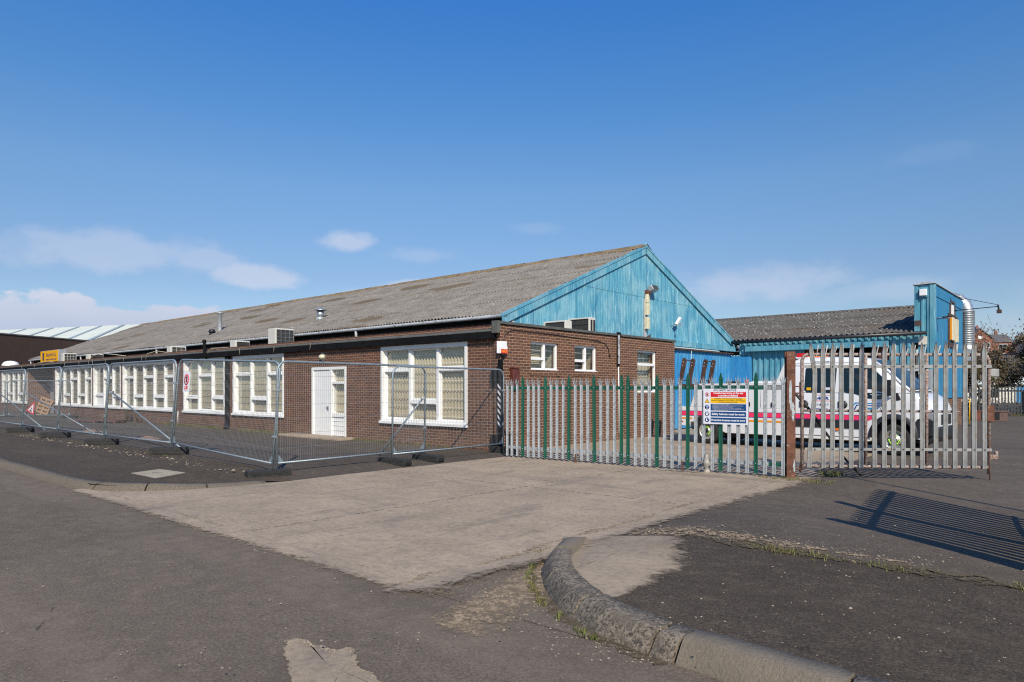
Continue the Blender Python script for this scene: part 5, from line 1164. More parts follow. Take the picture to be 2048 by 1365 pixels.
def glass2(nm, pts, mat='carglass', off=.006):
    m = MB(); c = [(x, yside(x, z) - off, z) for x, z in pts]; c2 = [(x, y + .012, z) for x, y, z in c]; n = len(c); k = len(m.v); m.v += c + c2
    m.face(range(n)); m.face([n + i for i in reversed(range(n))]); [m.face((i, n + i, n + (i+1) % n, (i+1) % n)) for i in range(n)]
    return part(nm, m, M[mat], T)
glass2('rear_door_window', [(2.80, 1.56), (2.86, 1.50), (3.48, 1.49), (3.56, 1.56), (3.58, 2.10), (3.52, 2.15), (2.88, 2.17), (2.80, 2.10)])
glass2('front_door_window', [(3.74, 1.58), (3.80, 1.50), (4.05, 1.46), (4.30, 1.36), (4.62, 1.33), (4.92, 1.50), (4.90, 1.60), (4.45, 2.07), (4.36, 2.12), (3.78, 2.14), (3.74, 2.08)])
part('quarter_divider', MB().box(4.40, 4.425, .04, .06, 1.36, 2.08), M['trim'], T)
m = MB(); wsx = [(4.40, 2.275), (4.73, 2.03), (5.03, 1.715), (5.23, 1.54)]
m.grid([[(x + .018, .06 + (.19 if i == 0 else .17 if i == 1 else .10 if i == 2 else .05) + (TW - .12 - 2 * (.19 if i == 0 else .17 if i == 1 else .10 if i == 2 else .05)) * k / 8, z + .028 + .02 * math.sin(math.pi * k / 8)) for k in range(9)] for i, (x, z) in enumerate(wsx)])
part('windscreen', m, M['carglass'], T, fixn=False); part('wiper', MB().tube([(5.26, .35, 1.565), (5.22, 1.0, 1.60), (5.24, 1.5, 1.59)], .010, 5), M['trim'], T)
part('a_pillar', MB().tube([(4.42, .20, 2.26), (4.74, .155, 2.02), (5.05, .075, 1.71), (5.30, .02, 1.50)], .035, 8), M['van'], T)
# doors
def dline(pts): return MB().tube(pts, .006, 4)
part('door_gap', dline([(3.66, -.004, .46), (3.66, -.004, 1.48), (3.66, .10, 2.16)]), M['trim'], T); part('door_gap', dline([(2.72, -.004, .46), (2.72, -.004, 1.48), (2.72, .10, 2.2)]), M['trim'], T); part('door_gap', dline([(4.42, -.004, .90), (4.62, -.004, 1.10), (4.66, -.002, 1.30)]), M['trim'], T)
for x in (2.80, 3.76): part('door_handle', MB().lathe([(0, -.018), (.10, -.016), (.105, -.002)], 16, (x, 0, 1.19), 'y').box(x - .12, x + .01, -.02, -.004, 1.11, 1.27), M['trim'], T)
part('side_cladding', MB().box(2.56, 4.30, -.022, -.003, .60, .80), M['trim'], T, bevel=.006); part('front_wing_cladding', MB().prism([(5.40, .44), (5.97, .50), (6.02, .84), (5.72, .92), (5.42, .88), (5.30, .72)], -.004, .32), M['trim'], T, bevel=.01)
m = MB(); n = 16; rr_ = [[(WB + r * math.cos(a), y, .40 + r * 1.04 * math.sin(a)) for a in [math.pi - math.pi * i / n for i in range(n + 1)]] for r, y in ((.455, -.02), (.56, -.02), (.57, .0))]
m.grid(rr_, True); part('wheel_arch', m, M['trim'], T, fixn=False)
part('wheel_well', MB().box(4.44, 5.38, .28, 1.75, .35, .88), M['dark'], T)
part('front_bumper', MB().prism([(5.55, .28), (6.05, .34), (6.14, .46), (6.14, .70), (5.60, .70), (5.40, .52)], .10, TW - .10), M['trim'], T, bevel=.04)
part('grille', MB().box(6.02, 6.10, .55, TW - .55, .74, .98), M['trim'], T, bevel=.01); part('headlight', MB().prism([(5.60, .93), (5.96, .84), (6.02, .96), (5.92, 1.12), (5.62, 1.08)], .085, .30), M['chrome'], T, bevel=.02); part('headlight', MB().prism([(5.60, .93), (5.96, .84), (6.02, .96), (5.92, 1.12), (5.62, 1.08)], TW - .30, TW - .085), M['chrome'], T, bevel=.02)
part('side_indicator', MB().box(5.26, 5.36, -.006, .012, 1.30, 1.34), M['dark'], T, bevel=.008)
part('mirror', MB().box(4.80, 4.90, -.24, -.06, 1.42, 1.80).tube([(4.92, -.02, 1.42), (4.86, -.12, 1.45)], .02, 6).tube([(4.92, -.02, 1.66), (4.86, -.12, 1.62)], .02, 6), M['blackp'], T, bevel=.03)
part('mirror_foot', MB().prism([(4.86, 1.30), (5.06, 1.33), (5.0, 1.48), (4.92, 1.50)], -.03, .02), M['blackp'], T, bevel=.012)
part('rocker_panel', MB().box(2.50, 4.36, .02, TW - .02, .30, .40), M['van'], T, bevel=.02)
part('orange_marker', MB().box(3.58, 3.66, -.034, -.002, .545, .60), M['orange_l'], T)
# service body
m = MB().prism([(-.85, .52), (-.56, .48), (-.50, .62)] + [(.46 * math.cos(a), .40 + .46 * math.sin(a)) for a in [math.pi * .84 - math.pi * .84 * i / 10 for i in range(11)]] + [(.60, .34), (2.42, .34), (2.42, 1.04), (-.85, 1.06)], 0, TW)
part('lower_body', m, M['van'], T, bevel=.012)
part('locker_body', MB().prism([(-.52, 1.061), (2.36, 1.041), (2.36, 1.69), (-.20, 1.70), (-.40, 1.40)], .01, TW - .01), M['van'], T, bevel=.015)
part('locker_rail', MB().box(-.22, 2.40, -.015, .05, 1.69, 1.735), M['van'], T)
for x in (.55, 1.30, 1.95): part('locker_handle', MB().box(x - .03, x + .03, -.02, .009, 1.10, 1.22), M['blackp'], T, bevel=.012)
part('locker_gap', dline([(.85, .006, 1.08), (.85, .006, 1.66), (1.62, .006, 1.66), (1.62, .006, 1.08)]), M['grey_case'], T)
part('headboard', MB().prism([(2.02, 1.74), (2.40, 1.74), (2.40, 2.45), (2.32, 2.42)], .04, TW - .04), M['van'], T, bevel=.01); part('ramp_guard', MB().prism([(1.20, 1.74), (2.02, 1.74), (2.02, 1.80), (1.42, 1.80)], .05, .10), M['van'], T)
def tape(nm, x0, x1, z0, z1, mat, y=-.006): return part(nm, MB().box(x0, x1, y, y + .004, z0, z1), M[mat], T)
tape('pink_stripe', -.84, 2.42, .815, .93, 'pink'); tape('pink_stripe', 2.50, 4.36, .815, .93, 'pink'); part('pink_stripe', MB().prism([(4.36, .815), (4.42, .84), (4.52, .93), (4.36, .93)], -.006, -.002), M['pink'], T)
for x0, x1 in ((-.84, 2.42), (2.50, 4.50)): tape('purple_line', x0, x1, .93, .945, 'purple'); 
for x0, x1 in ((-.84, 2.42), (2.50, 4.34)): tape('purple_line', x0, x1, .80, .815, 'purple')
tape('orange_stripe', -.84, -.45, .70, .745, 'orange_t'); tape('orange_stripe', .62, 2.42, .68, .73, 'orange_t'); tape('orange_stripe', 2.34, 2.42, .55, .60, 'orange_t')
tape('side_marker', -.82, -.74, .60, .635, 'red_l')
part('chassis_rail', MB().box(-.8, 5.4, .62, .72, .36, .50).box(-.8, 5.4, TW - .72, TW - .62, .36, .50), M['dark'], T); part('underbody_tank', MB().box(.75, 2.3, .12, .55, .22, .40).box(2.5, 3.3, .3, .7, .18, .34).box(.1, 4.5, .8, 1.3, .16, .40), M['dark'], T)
part('roof_light_bar', MB().box(2.50, 2.80, .30, 1.70, 2.42, 2.53), M['orange_l'], T, bevel=.02); part('light_bar_end', MB().box(2.515, 2.785, .22, .299, 2.42, 2.525), M['sign_red'], T); part('light_bar_base', MB().box(2.50, 2.80, .22, 1.78, 2.385, 2.418), M['van'], T)
part('beacon', MB().lathe([(.05, 1.73), (.05, 1.80), (.03, 1.84), (0, 1.845)], 12, (1.0, .5, 0)), M['red_l'], T); part('locker_box', MB().box(.30, .62, .6, .9, 1.70, 1.80), M['blackp'], T, bevel=.01)
part('tail_beam', MB().box(-1.00, -.10, .12, TW - .12, 1.62, 1.73), M['brown_steel'], T, bevel=.008)
for y0 in (.10, 1.36):
    m = MB()
    for yy in (y0, y0 + .50):
        m.prism([(-.98, 1.70), (-.86, 1.70), (-.70, 2.44), (-.74, 2.50), (-.82, 2.50), (-.85, 2.42)], yy, yy + .05)
    m.tube([(-.78, y0, 2.44), (-.78, y0 + .55, 2.44)], .018, 8).tube([(-.90, y0, 1.84), (-.90, y0 + .55, 1.84)], .018, 8).box(-1.0, -.82, y0, y0 + .55, 1.60, 1.72)
    fr_ = part('lifting_arm', m, M['brown_steel'], T, bevel=.006)
    b = MB()
    for yy in (y0, y0 + .5):
        for z in (2.38, 2.28): b.lathe([(0, -.006), (.017, -.006), (.017, 0)], 8, (-.80 - (2.4 - z) * .2, yy, z), 'y')
    part('bolt', b, M['galv'], fr_)
def wheel(x, y, flip=1, dual=False):
    m = MB().lathe([(.235, -.10), (.30, -.115), (.345, -.105), (.368, -.07), (.372, 0), (.368, .07), (.345, .105), (.30, .115), (.235, .10)], 40, (0, 0, 0), 'y')
    if dual: m.lathe([(.235, .16), (.30, .145), (.345, .155), (.368, .19), (.372, .26), (.368, .33), (.30, .375), (.2, .36)], 32, (0, 0, 0), 'y')
    wh = part('wheel', m, M['tyre'], T, (x, y, .372), (0, 0, 0 if flip > 0 else math.pi))
    d = .055 if dual else 0
    part('rim', MB().lathe([(.236, -.10), (.222, -.095), (.20, -.07), (.185, -.02 + d), (.14, -.035 + d), (.10, -.06 + d * .2), (.085, -.09), (.0, -.095)], 32, (0, 0, 0), 'y'), M['rim'], wh)
    m = MB()
    for i in range(8):
        a = 2 * math.pi * i / 8; m.lathe([(0, -.046 + d * .7), (.017, -.046 + d * .7)], 10, (.158 * math.cos(a), 0, .158 * math.sin(a)), 'y')
    part('rim_hole', m, M['dark'], wh)
    m = MB()
    for i in range(3):
        a = math.pi / 2 + 2 * math.pi * i / 3; c = (.105 * math.cos(a), .105 * math.sin(a)); tx, tz = -math.sin(a), math.cos(a)
        m.tube([(c[0] - tx * .045, -.11, c[1] - tz * .045), (c[0] + tx * .045, -.11, c[1] + tz * .045)], .013, 8).lathe([(0, -.125), (.024, -.12), (.024, -.10)], 10, (c[0] - tx * .045, 0, c[1] - tz * .045), 'y').lathe([(0, -.125), (.024, -.12), (.024, -.10)], 10, (c[0] + tx * .045, 0, c[1] + tz * .045), 'y')
    part('nut_indicator', m, M['lime'], wh); part('hub', MB().lathe([(0, -.125), (.05, -.12), (.06, -.09)], 16, (0, 0, 0), 'y'), M['dark'], wh)
wheel(0, .13, 1, True); wheel(WB, .13, 1); wheel(0, TW - .13, -1, True); wheel(WB, TW - .13, -1)
part('mud_flap', MB().box(.50, .52, .05, .35, .25, .62), M['trim'], T)
# lettering on the cab
ylt = -.0075
text('www.cros.', .075, M['text_k'], T, (2.92, .105, 2.262), width=.50, name='web_lettering')
text('24HR', .105, M['logo_b'], T, (3.06, ylt, 1.315), width=.36, bold=.003); text('415557', .075, M['logo_b'], T, (3.06, ylt, 1.16), width=.36); text('cros.co', .075, M['logo_b'], T, (3.04, ylt, 1.05), width=.36, bold=.002); part('pink_underline', MB().box(3.04, 3.44, ylt, ylt + .004, 1.275, 1.285).box(3.04, 3.44, ylt, ylt + .004, 1.425, 1.433), M['pink'], T)
m = MB().prism([(3.93, 1.165), (4.00, 1.165), (4.07, 1.23), (4.60, 1.215), (4.60, 1.235), (4.05, 1.255), (3.98, 1.19), (3.93, 1.19)], ylt, ylt + .004); part('logo_swoosh', m, M['logo_c'], T)
part('logo_swoosh', MB().prism([(3.93, 1.03), (4.02, 1.03), (4.09, 1.18), (4.60, 1.165), (4.60, 1.18), (4.07, 1.20), (4.0, 1.055), (3.93, 1.055)], ylt, ylt + .004), M['logo_b'], T)
text('Engineering', .09, M['logo_c'], T, (4.12, ylt, 1.09), width=.46, shear=.3, bold=.002); text('SERVICES', .062, M['logo_b'], T, (4.14, ylt, 1.02), width=.40, shear=.3, bold=.003)
part('window_sticker', MB().box(2.86, 2.97, -.014, -.0125, 1.55, 1.62), M['sign_yellow'], T, (0, .006, 0)); part('window_sticker', MB().box(3.32, 3.44, -.014, -.0125, 1.56, 1.62), M['sign_white'], T, (0, .006, 0))

for ch in T.children:                                            # short, blunt nose
    if ch.name.startswith('wheel') and not ch.name.startswith('wheel_arch'): continue
    for v_ in ch.data.vertices:
        if v_.co.x > 5.38 and ch.location.x == 0: v_.co.x = 5.38 + (v_.co.x - 5.38) * .55

# ================================================================ BLUE WORKSHOP AT THE BACK
X0b, X1b = -1.16, 6.60; YF = 16.42; YR = 22.82; ZE = 3.66; ZR = 5.33
K = thing('blue_workshop', 'blue corrugated workshop with lichen spotted lean-to roof behind the truck', 'building', (CX, CY, 0), TH)
m = MB(); corr_roof(m, X0b - 6, 6.02, YF - .12, ZE + .03, YR, ZR, pitch=.2, amp=.035, seg=5, rows_=3, wob=.02, seed=4.); corr_roof(m, X0b - 6, 6.0, YR + 6.5, ZE, YR, ZR, pitch=.2, amp=.035, seg=3, rows_=2, seed=4.)
rf = part('corrugated_roof', m, M['roof2'], K, fixn=False)
m = MB()
for i in range(36): m.lathe([(.10, 0), (.085, .05), (.04, .09), (0, .1)], 7, (X0b - 5.4 + i * .33, YR, ZR - .02))
part('ridge_cap', MB().prism([(YR - .2, ZR - .03), (YR - .06, ZR + .06), (YR + .06, ZR + .06), (YR + .2, ZR - .03)], X0b - 6, 6.0, 'x'), M['roof2'], rf)
m = MB(); 
m.box(-1.1, 2.9, YF + .0, YF + .05, .0, 3.6) if False else None
def kclad(m, x0, x1, zb, zt, y, pitch=.24, d=.05):
    n = int((x1 - x0) / pitch) + 1; pts = []
    for i in range(n):
        a = x0 + pitch * i
        for q, o in ((0, 0), (.45, 0), (.55, d), (.9, d), (1.0, 0)):
            if a + pitch * q <= x1 + 1e-6: pts.append((a + pitch * q, o))
    m.grid([[(x, y - o, zb) for x, o in pts], [(x, y - o, zt) for x, o in pts]], False)
kclad(m, -.75, 2.0, .03, 3.62, YF); kclad(m, 2.0, 5.14, 3.30, 3.62, YF); kclad(m, 5.14, 6.0, 2.30, 3.62, YF); kclad(m, 5.14, 5.5, .03, 2.3, YF); kclad(m, -.75, -.40, 3.05, 3.6, YF - .02)
wl = part('corrugated_wall', m, M['blue2'], K, fixn=False)
part('plain_panel', MB().box(-1.13, -.74, YF - .09, YF - .04, .02, 3.02), M['blue_deep'], K)
part('door_track_beam', MB().box(-.40, 5.14, YF - .30, YF - .08, 3.18, 3.40), M['blue2'], K, bevel=.01)
part('eaves_gutter', MB().tube([(X0b + .1, YF - .24, 3.60), (6.42, YF - .24, 3.64)], .07, 10), M['gutter_dark'], K)
# open bay behind the truck
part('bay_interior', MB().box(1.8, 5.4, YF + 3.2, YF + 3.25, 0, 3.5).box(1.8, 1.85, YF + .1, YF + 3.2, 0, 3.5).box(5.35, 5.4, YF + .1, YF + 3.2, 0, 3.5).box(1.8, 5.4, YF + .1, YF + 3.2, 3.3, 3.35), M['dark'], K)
part('bay_door', MB().box(2.02, 2.62, YF + .06, YF + .12, .02, 3.2), M['rust'], K); part('bay_door', MB().box(4.70, 5.12, YF + .06, YF + .12, .02, 3.2), M['wood_red'], K); part('bay_door', MB().box(2.9, 3.05, YF + .2, YF + .28, .0, 3.2), M['wood'], K)
# window opening right of the bay, grey meter cupboard
part('window_recess', MB().box(5.40, 6.34, YF - .01, YF + .02, 1.1, 2.24), M['dark'], K); part('window_head', MB().box(5.36, 6.38, YF - .09, YF + .0, 2.24, 2.33), M['gutter'], K); part('window_post', MB().box(6.12, 6.2, YF - .07, YF - .02, 1.1, 2.24), M['cream_render'], K)
part('meter_cupboard', MB().box(6.30, 6.58, YF - .30, YF - .02, 1.15, 2.30), M['grey_case'], K, bevel=.01)
part('plinth_wall', MB().box(5.5, 6.56, YF - .04, YF + .06, 0, 1.14).box(6.42, 6.56, YF + .06, YR, 0, 1.2), M['brick'], K)
# tower end: narrow front strip and the long side wall
m = MB().box(5.98, 6.10, YF - .06, YF + .3, 3.3, 5.42).box(6.48, 6.60, YF - .06, YF + .1, 2.2, 5.44).box(6.10, 6.48, YF - .02, YF + .1, 5.25, 5.43).box(6.04, 6.09, YF - .02, YR, 3.6, 5.38)
kclad(m, 6.10, 6.48, 2.2, 5.25, YF + .01, .19, .04); part('end_front', m, M['blue2'], K, bevel=.004)
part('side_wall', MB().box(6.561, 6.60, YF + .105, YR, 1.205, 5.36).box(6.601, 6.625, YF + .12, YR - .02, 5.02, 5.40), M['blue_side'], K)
for i in range(10): part('board_joint', MB().box(6.601, 6.604, YF + .45 + i * .6, YF + .458 + i * .6, 1.22, 5.01), M['blue'], K)
part('parapet_cap', MB().prism([(5.94, 5.44), (6.66, 5.46), (6.66, 5.49), (6.3, 5.54), (5.94, 5.47)], YF - .1, YR + .02, 'y'), M['gutter'], K); part('side_trim', MB().box(6.602, 6.66, YF - .0, YF + .10, 1.2, 5.44), M['blue'], K)
part('peeling_patch', MB().box(6.12, 6.40, YF - .062, YF - .052, 3.22, 3.52), M['cream_render'], K); part('old_vent_plate', MB().box(6.00, 6.19, YF - .075, YF - .061, 3.92, 4.12), M['brown_steel'], K)
t = thing('alarm_box', 'white alarm box high on the narrow front of the blue workshop', 'alarm', L(6.16, YF - .06, 5.02), TH); part('cover', MB().box(0, .24, -.12, 0, 0, .24), M['white_clean'], t, bevel=.02); part('backplate', MB().box(-.03, .27, .0, .045, -.04, .28), M['blue'], t)
t = thing('boarded_window', 'pale boards nailed over a window in the side of the blue workshop', 'window board', L(6.605, 19.35, 3.45), TH)
part('board', MB().box(.02, .12, .15, .75, .08, 1.0).box(.021, .10, .76, 1.25, .02, .96).box(.022, .11, 1.26, 1.72, .06, 1.0), M['cream'], t, bevel=.01); part('board_edge', MB().box(.01, .10, .08, .145, .10, 1.0), M['orange_t'], t); part('frame', MB().box(0, .05, -.12, 0, -.18, 1.15).box(0, .05, .0, 1.8, -.20, -.02).box(0, .05, .02, 1.8, 1.01, 1.12), M['brown_steel'], t)
part('opened_casement', MB().box(.02, .07, .35, .85, 1.14, 1.52), M['white'], t); part('casement_frame', MB().box(.0, .04, .25, .33, 1.12, 1.75).box(.0, .04, 1.3, 1.38, 1.12, 1.6).box(0, .04, .33, 1.3, 1.62, 1.7), M['brown_steel'], t)
t = thing('light_bracket', 'long thin bracket with a small floodlight sticking out from the blue workshop', 'lamp', L(6.62, 20.3, 4.78), TH)
part('arm', MB().tube([(0, 0, 0), (1.55, -.1, .05)], .018, 6).tube([(0, .3, .62), (1.5, -.08, .12)], .012, 6).tube([(0, -.8, .5), (.05, .4, .0)], .012, 6), M['dark'], t); part('lamp_head', MB().box(1.48, 1.64, -.18, -.0, -.22, -.08, Matrix.Rotation(.0, 4, 'Y')), M['brown_steel'], t, bevel=.02); part('knuckle', MB().tube([(1.52, -.1, .12), (1.55, -.1, -.1)], .03, 8), M['dark'], t)
t = thing('camera_bracket', 'small camera stub on the side of the blue workshop', 'camera', L(6.605, 16.9, 4.2), TH); part('body', MB().tube([(0, 0, 0), (.45, -.1, .0)], .035, 8), M['galv_dull'], t); part('shade', MB().box(.2, .52, -.16, -.02, .036, .05), M['dark'], t)
# extraction duct
t = thing('extraction_duct', 'large galvanised spiral duct bending down behind the blue workshop', 'duct', L(6.66, 23.42, 0), TH)
m = MB(); R_ = .31; z = 3.45; prof = []
while z < 4.90: prof += [(R_, z), (R_, z + .075), (R_ + .012, z + .085), (R_, z + .095)]; z += .1
m.lathe(prof, 28); part('duct_riser', m, M['galv'], t)
pts = [(0, 0, 4.9), (0, 0, 4.98), (-.09, 0, 5.28), (-.30, 0, 5.50), (-.58, 0, 5.60), (-.66, 0, 5.61), (-.74, 0, 5.61)]
m = MB().tube(pts, R_, 28); part('duct_elbow', m, M['galv'], t)
for i, p_ in enumerate(((0, 0, 4.98), (-.09, 0, 5.28), (-.30, 0, 5.50), (-.58, 0, 5.60))):
    d_ = [Vector((-.1, 0, 1)), Vector((-.6, 0, .8)), Vector((-.85, 0, .45)), Vector((-1, 0, .1))][i].normalized() * .012; part('duct_seam', MB().tube([Vector(p_) - d_, Vector(p_) + d_], R_ + .014, 28), M['galv_dull'], t)
part('fan_box', MB().box(-.30, .27, -.30, .30, 2.78, 3.32), M['galv_dull'], t, bevel=.04); part('collar', MB().lathe([(.36, 3.30), (.36, 3.44), (.315, 3.50)], 24), M['galv'], t); part('wall_bracket', MB().box(-.2, -.12, -.60, -.301, 2.95, 3.02).box(-.2, -.12, -.60, -.32, 4.4, 4.46), M['dark'], t)
for i, (x, y, w_, d_, lab) in enumerate(((23.15, 33.9, .35, .5, 'oxide red steel box behind the end of the rusty gate'), (23.75, 33.5, .62, .5, 'dull maroon steel box right of the red one behind the rusty gate'))):
    t = thing('steel_box', lab, 'steel box', (x, y, gz(x, y) + .028), R(-8)); part('body', MB().box(-w_/2 - .1, w_/2 + .1, -.25, .25, 0, .50).box(-w_/2 - .13, w_/2 + .13, -.28, -.255, .44, .52), M['tank' if i == 0 else 'tank_dull'], t, bevel=.01); part('open_side', MB().box(-w_/2 + (.0 if i else .18), w_/2 - (.28 if i else 0), -.262, -.251, .06, .42), M['dark'], t)
t = thing('traffic_pole', 'thin yellow marker pole at the far corner of the blue workshop', 'pole', L(6.98, 21.9, 0), TH); part('pole', MB().tube([(0, 0, 0), (0, 0, 1.15)], .018, 8), M['sign_yellow'], t); part('base', MB().lathe([(.12, 0), (.10, .04), (.03, .06)], 12), M['rubber'], t)
# ================================================================ LEFT-HAND NEIGHBOURS
t = thing('brown_brick_building', 'dark brown brick building behind the left end of the grey roof', 'building', (-43.8, 48.5, 0), math.atan2(16.5, 3.7))
part('brick_wall', MB().box(-6, 16.9, 0, 18, -.1, 6.06), M['brick_dark'], t); part('parapet_trim', MB().box(-6.1, 17.0, -.06, 18.1, 6.061, 6.16), M['slate'], t)
t = thing('white_roofed_shed', 'long white sheet metal roof with grey rooflights behind the brown brick building', 'building', (-45.8, 81, 0), 0)
rd = Vector((-23.2, 8.3, 0)).normalized(); sd_ = Vector((3.8, -13, -2.8))
def rp(a, b, o=0.): p = rd * a + sd_ * b; return (p.x, p.y, 9.12 + p.z + o)
m = MB(); m.grid([[rp(a, b, .03 * (i % 2)) for i, a in enumerate(fr(-12, 60, .5))] for b in (0, .5, 1.02)], False); part('roof', m, M['white_roof'], t, fixn=False)
part('rear_roof', MB().poly([rp(-12, 0), rp(60, 0), tuple(Vector(rp(60, 0)) + Vector((4, 13, -2.8))), tuple(Vector(rp(-12, 0)) + Vector((4, 13, -2.8)))]), M['white_roof'], t)
part('wall', MB().poly([tuple(Vector(rp(-12, 1))[:2]) + (0,), tuple(Vector(rp(60, 1))[:2]) + (0,), rp(60, 1), rp(-12, 1)]), M['cream_render'], t)
for a in (0.0, 3.55, 7.3, 11.7, 16.5): part('rooflight', MB().poly([rp(a, .02, .06), rp(a + .62, .02, .06), rp(a + .62, 1.01, .06), rp(a, 1.01, .06)]), M['skylight'], t)
t = thing('roof_dome', 'white domed rooflight on the flat roof at the left picture edge', 'rooflight', L(-49.6, .7, 3.11), TH); part('dome', MB().lathe([(.55, .05), (.54, .25), (.42, .42), (.2, .50), (0, .52)], 20), M['white_clean'], t); part('kerb', MB().box(-.6, .6, -.6, .6, 0, .14), M['grey_coping'], t)

# ================================================================ FORECOURT ODDS AND ENDS
def pallet(label, loc, rot, w_, d_, mat, n=7):
    t = thing('pallet', label, 'pallet', loc, 0, rot=rot)
    for z0_, z1_ in ((.12, .142), (.0, .02)):
        m = MB(); k = n if z0_ > .05 else 3
        for i in range(k): y = (d_ - .1) * i / (k - 1); m.box(0, w_, y, y + .1, z0_, z1_)
        part('deck_boards', m, M[mat], t)
    m = MB()
    for i in range(3):
        x = (w_ - .1) * i / 2
        for j in range(3): y = (d_ - .1) * j / 2; m.box(x, x + .1, y, y + .1, .0401, .10)
        m.box(x, x + .1, 0, d_, .1001, .1199); m.box(x, x + .1, 0, d_, .0201, .04)
    part('bearers', m, M[mat], t); return t
pallet('red brown wooden pallet lying flat on the forecourt before the wall', (-19.7, 30.55, .004), (0, 0, R(3)), 1.9, 1.0, 'wood_red')
pallet('pale wooden pallet propped upright beside the entrance', (-28.55, 40.85, .02), (R(80), R(18), R(-4)), .80, 1.15, 'wood', 6)
t = thing('road_sign', 'red bordered triangular road works sign leaning against the pallet', 'sign', (-28.72, 40.66, .14), 0, rot=(R(-12), R(18), R(-28)))
def tri(a): return [(-a, 0), (a, 0), (0, a * 1.732)]
part('plate', MB().prism([(-.42, .0), (.42, .0), (0, .74)], 0, .01), M['sign_red'], t); part('white_field', MB().prism([(-.28, .08), (.28, .08), (0, .57)], -.004, -.0005), M['text_w'], t); part('digging_symbol', MB().prism([(-.12, .10), (.14, .10), (.10, .17), (.02, .20), (.04, .30), (-.02, .36), (-.05, .28), (-.03, .2)], -.008, -.0045), M['text_k'], t); part('sign_legs', MB().box(-.35, -.31, .02, .05, -.2, .3).box(.31, .35, .02, .05, -.2, .3), M['dark'], t)
def heap(label, loc, a, b, h, seed):
    t = thing('gravel_heap', label, 'gravel heap', loc, 0); rows = []
    for i in range(11):
        f = i / 10; rows.append([(a * f * math.cos(q) * (1 + .25 * mnoise.noise(Vector((math.cos(q) * 1.5, math.sin(q) * 1.5, seed)))), b * f * math.sin(q) * (1 + .25 * mnoise.noise(Vector((math.cos(q), math.sin(q), seed + 4)))), h * (1 - f ** 1.3) * (1 + .5 * mnoise.noise(Vector((f * 4, q * 2, seed)))) - .004 * (i == 10)) for q in [2 * math.pi * j / 24 for j in range(25)]])
    part('mound', MB().grid(rows), M['gravel'], t, fixn=False)
    m = MB(); r_ = random.Random(seed)
    for _ in range(60): q = r_.uniform(0, 6.28); f = r_.uniform(.1, 1.3); chip(m, (a * f * math.cos(q), b * f * math.sin(q), max(0, h * (1 - f)) ), r_.uniform(.01, .035), r_)
    part('stones', m, M['stone_bit'], t, fixn=False)
heap('pinkish gravel heap behind the second fence panel, nearer of the two', (-10.35, 19.4, .13), .42, .35, .10, 1); heap('pinkish gravel heap behind the third fence panel, middle one', (-14.1, 22.9, .13), .36, .3, .09, 2); heap('pinkish gravel heap at the left picture edge behind the fence', (-16.5, 22.95, .14), .45, .3, .08, 5)
P4 = [G(262, 943, .14), G(310, 953.5, .13), G(371, 944.5, .14), G(319, 936, .15)]; m = MB(); zz_ = [h_left(*BF(p)) + .010 for p in P4]; m.poly([(p.x, p.y, z) for p, z in zip(P4, zz_)]); [m.quad((P4[i].x, P4[i].y, .05), (P4[(i+1)%4].x, P4[(i+1)%4].y, .05), (P4[(i+1)%4].x, P4[(i+1)%4].y, zz_[(i+1)%4]), (P4[i].x, P4[i].y, zz_[i])) for i in range(4)]; s1_ = tag(part('cover_slab', m, M['slab']), 'pale concrete inspection cover set in the pavement', 'inspection cover')
cc_ = sum(P4, Vector()) / 4; part('lifting_slot', MB().box(-.10, .10, -.012, .012, -.002, .003), M['dark'], s1_, (cc_.x, cc_.y, sum(zz_) / 4), (0, 0, R(-5)))
def weed(label, loc, h, n, seed):
    m = MB(); r_ = random.Random(seed)
    for _ in range(n):
        a = r_.uniform(0, 6.28); ln = r_.uniform(.1, .35) * h; tip = Vector((math.cos(a) * ln, math.sin(a) * ln, h * r_.uniform(.5, 1.1)))
        for k in range(9):
            q = tip * (k + 1) / 9; b = r_.uniform(0, 6.28); s_ = h * r_.uniform(.05, .1); d1 = Vector((math.cos(b), math.sin(b), r_.uniform(-.3, .5))) * s_; d2 = Vector((-math.sin(b), math.cos(b), r_.uniform(-.3, .3))) * s_ * .5
            kk = len(m.v); m.v += [tuple(q - d2), tuple(q + d1 * 1.2), tuple(q + d2), tuple(q - d1 * .2)]; m.face((kk, kk+1, kk+2, kk+3))
    t = thing('weed', label, 'plant', loc, 0); part('leaves', m, M['grass'], t, fixn=False); part('stems', MB().tube([(0, 0, 0), (0, .0, h * .6)], .008, 5), M['moss'], t)
weed('tall green weed at the foot of the far wall, left one', L(-23.9, -.3, 0), .62, 34, 1); weed('bushy green weed at the foot of the far wall, right one', L(-22.7, -.3, 0), .5, 34, 2)

# ================================================================ BEYOND THE YARD ON THE RIGHT
t = thing('boundary_palisade', 'dark palisade fence along the back of the yard under the trees', 'fence', (24.0, 39.6, 0), R(1)); m = MB().box(0, 16, .03, .08, 1.40, 1.50); part('top_rail', m, M['palis'], t); part('bottom_rail', MB().box(0, 16, .03, .08, .25, .33), M['palis'], t)
pp = MB(); sec = [(-.038, .0), (-.038, -.018), (-.02, -.022), (0, -.008), (.02, -.022), (.038, -.018), (.038, 0)]; pp.grid([[(a, b, z) for a, b in sec] for z in (.0, 1.60)] + [[(a * .2, b, 1.72) for a, b in sec]], False); pmesh = pp.mesh('pale', False); pmesh.materials.append(M['palis'])
for i in range(84): part('pale', pmesh, None, t, (.1 + i * .19, 0, 0), (0, 0, rnd.uniform(-.1, .1)))
for i in range(6): part('post', MB().box(-.05, .05, .085, .17, -.1, 1.5), M['palis'], t, (.2 + i * 2.8, 0, 0))
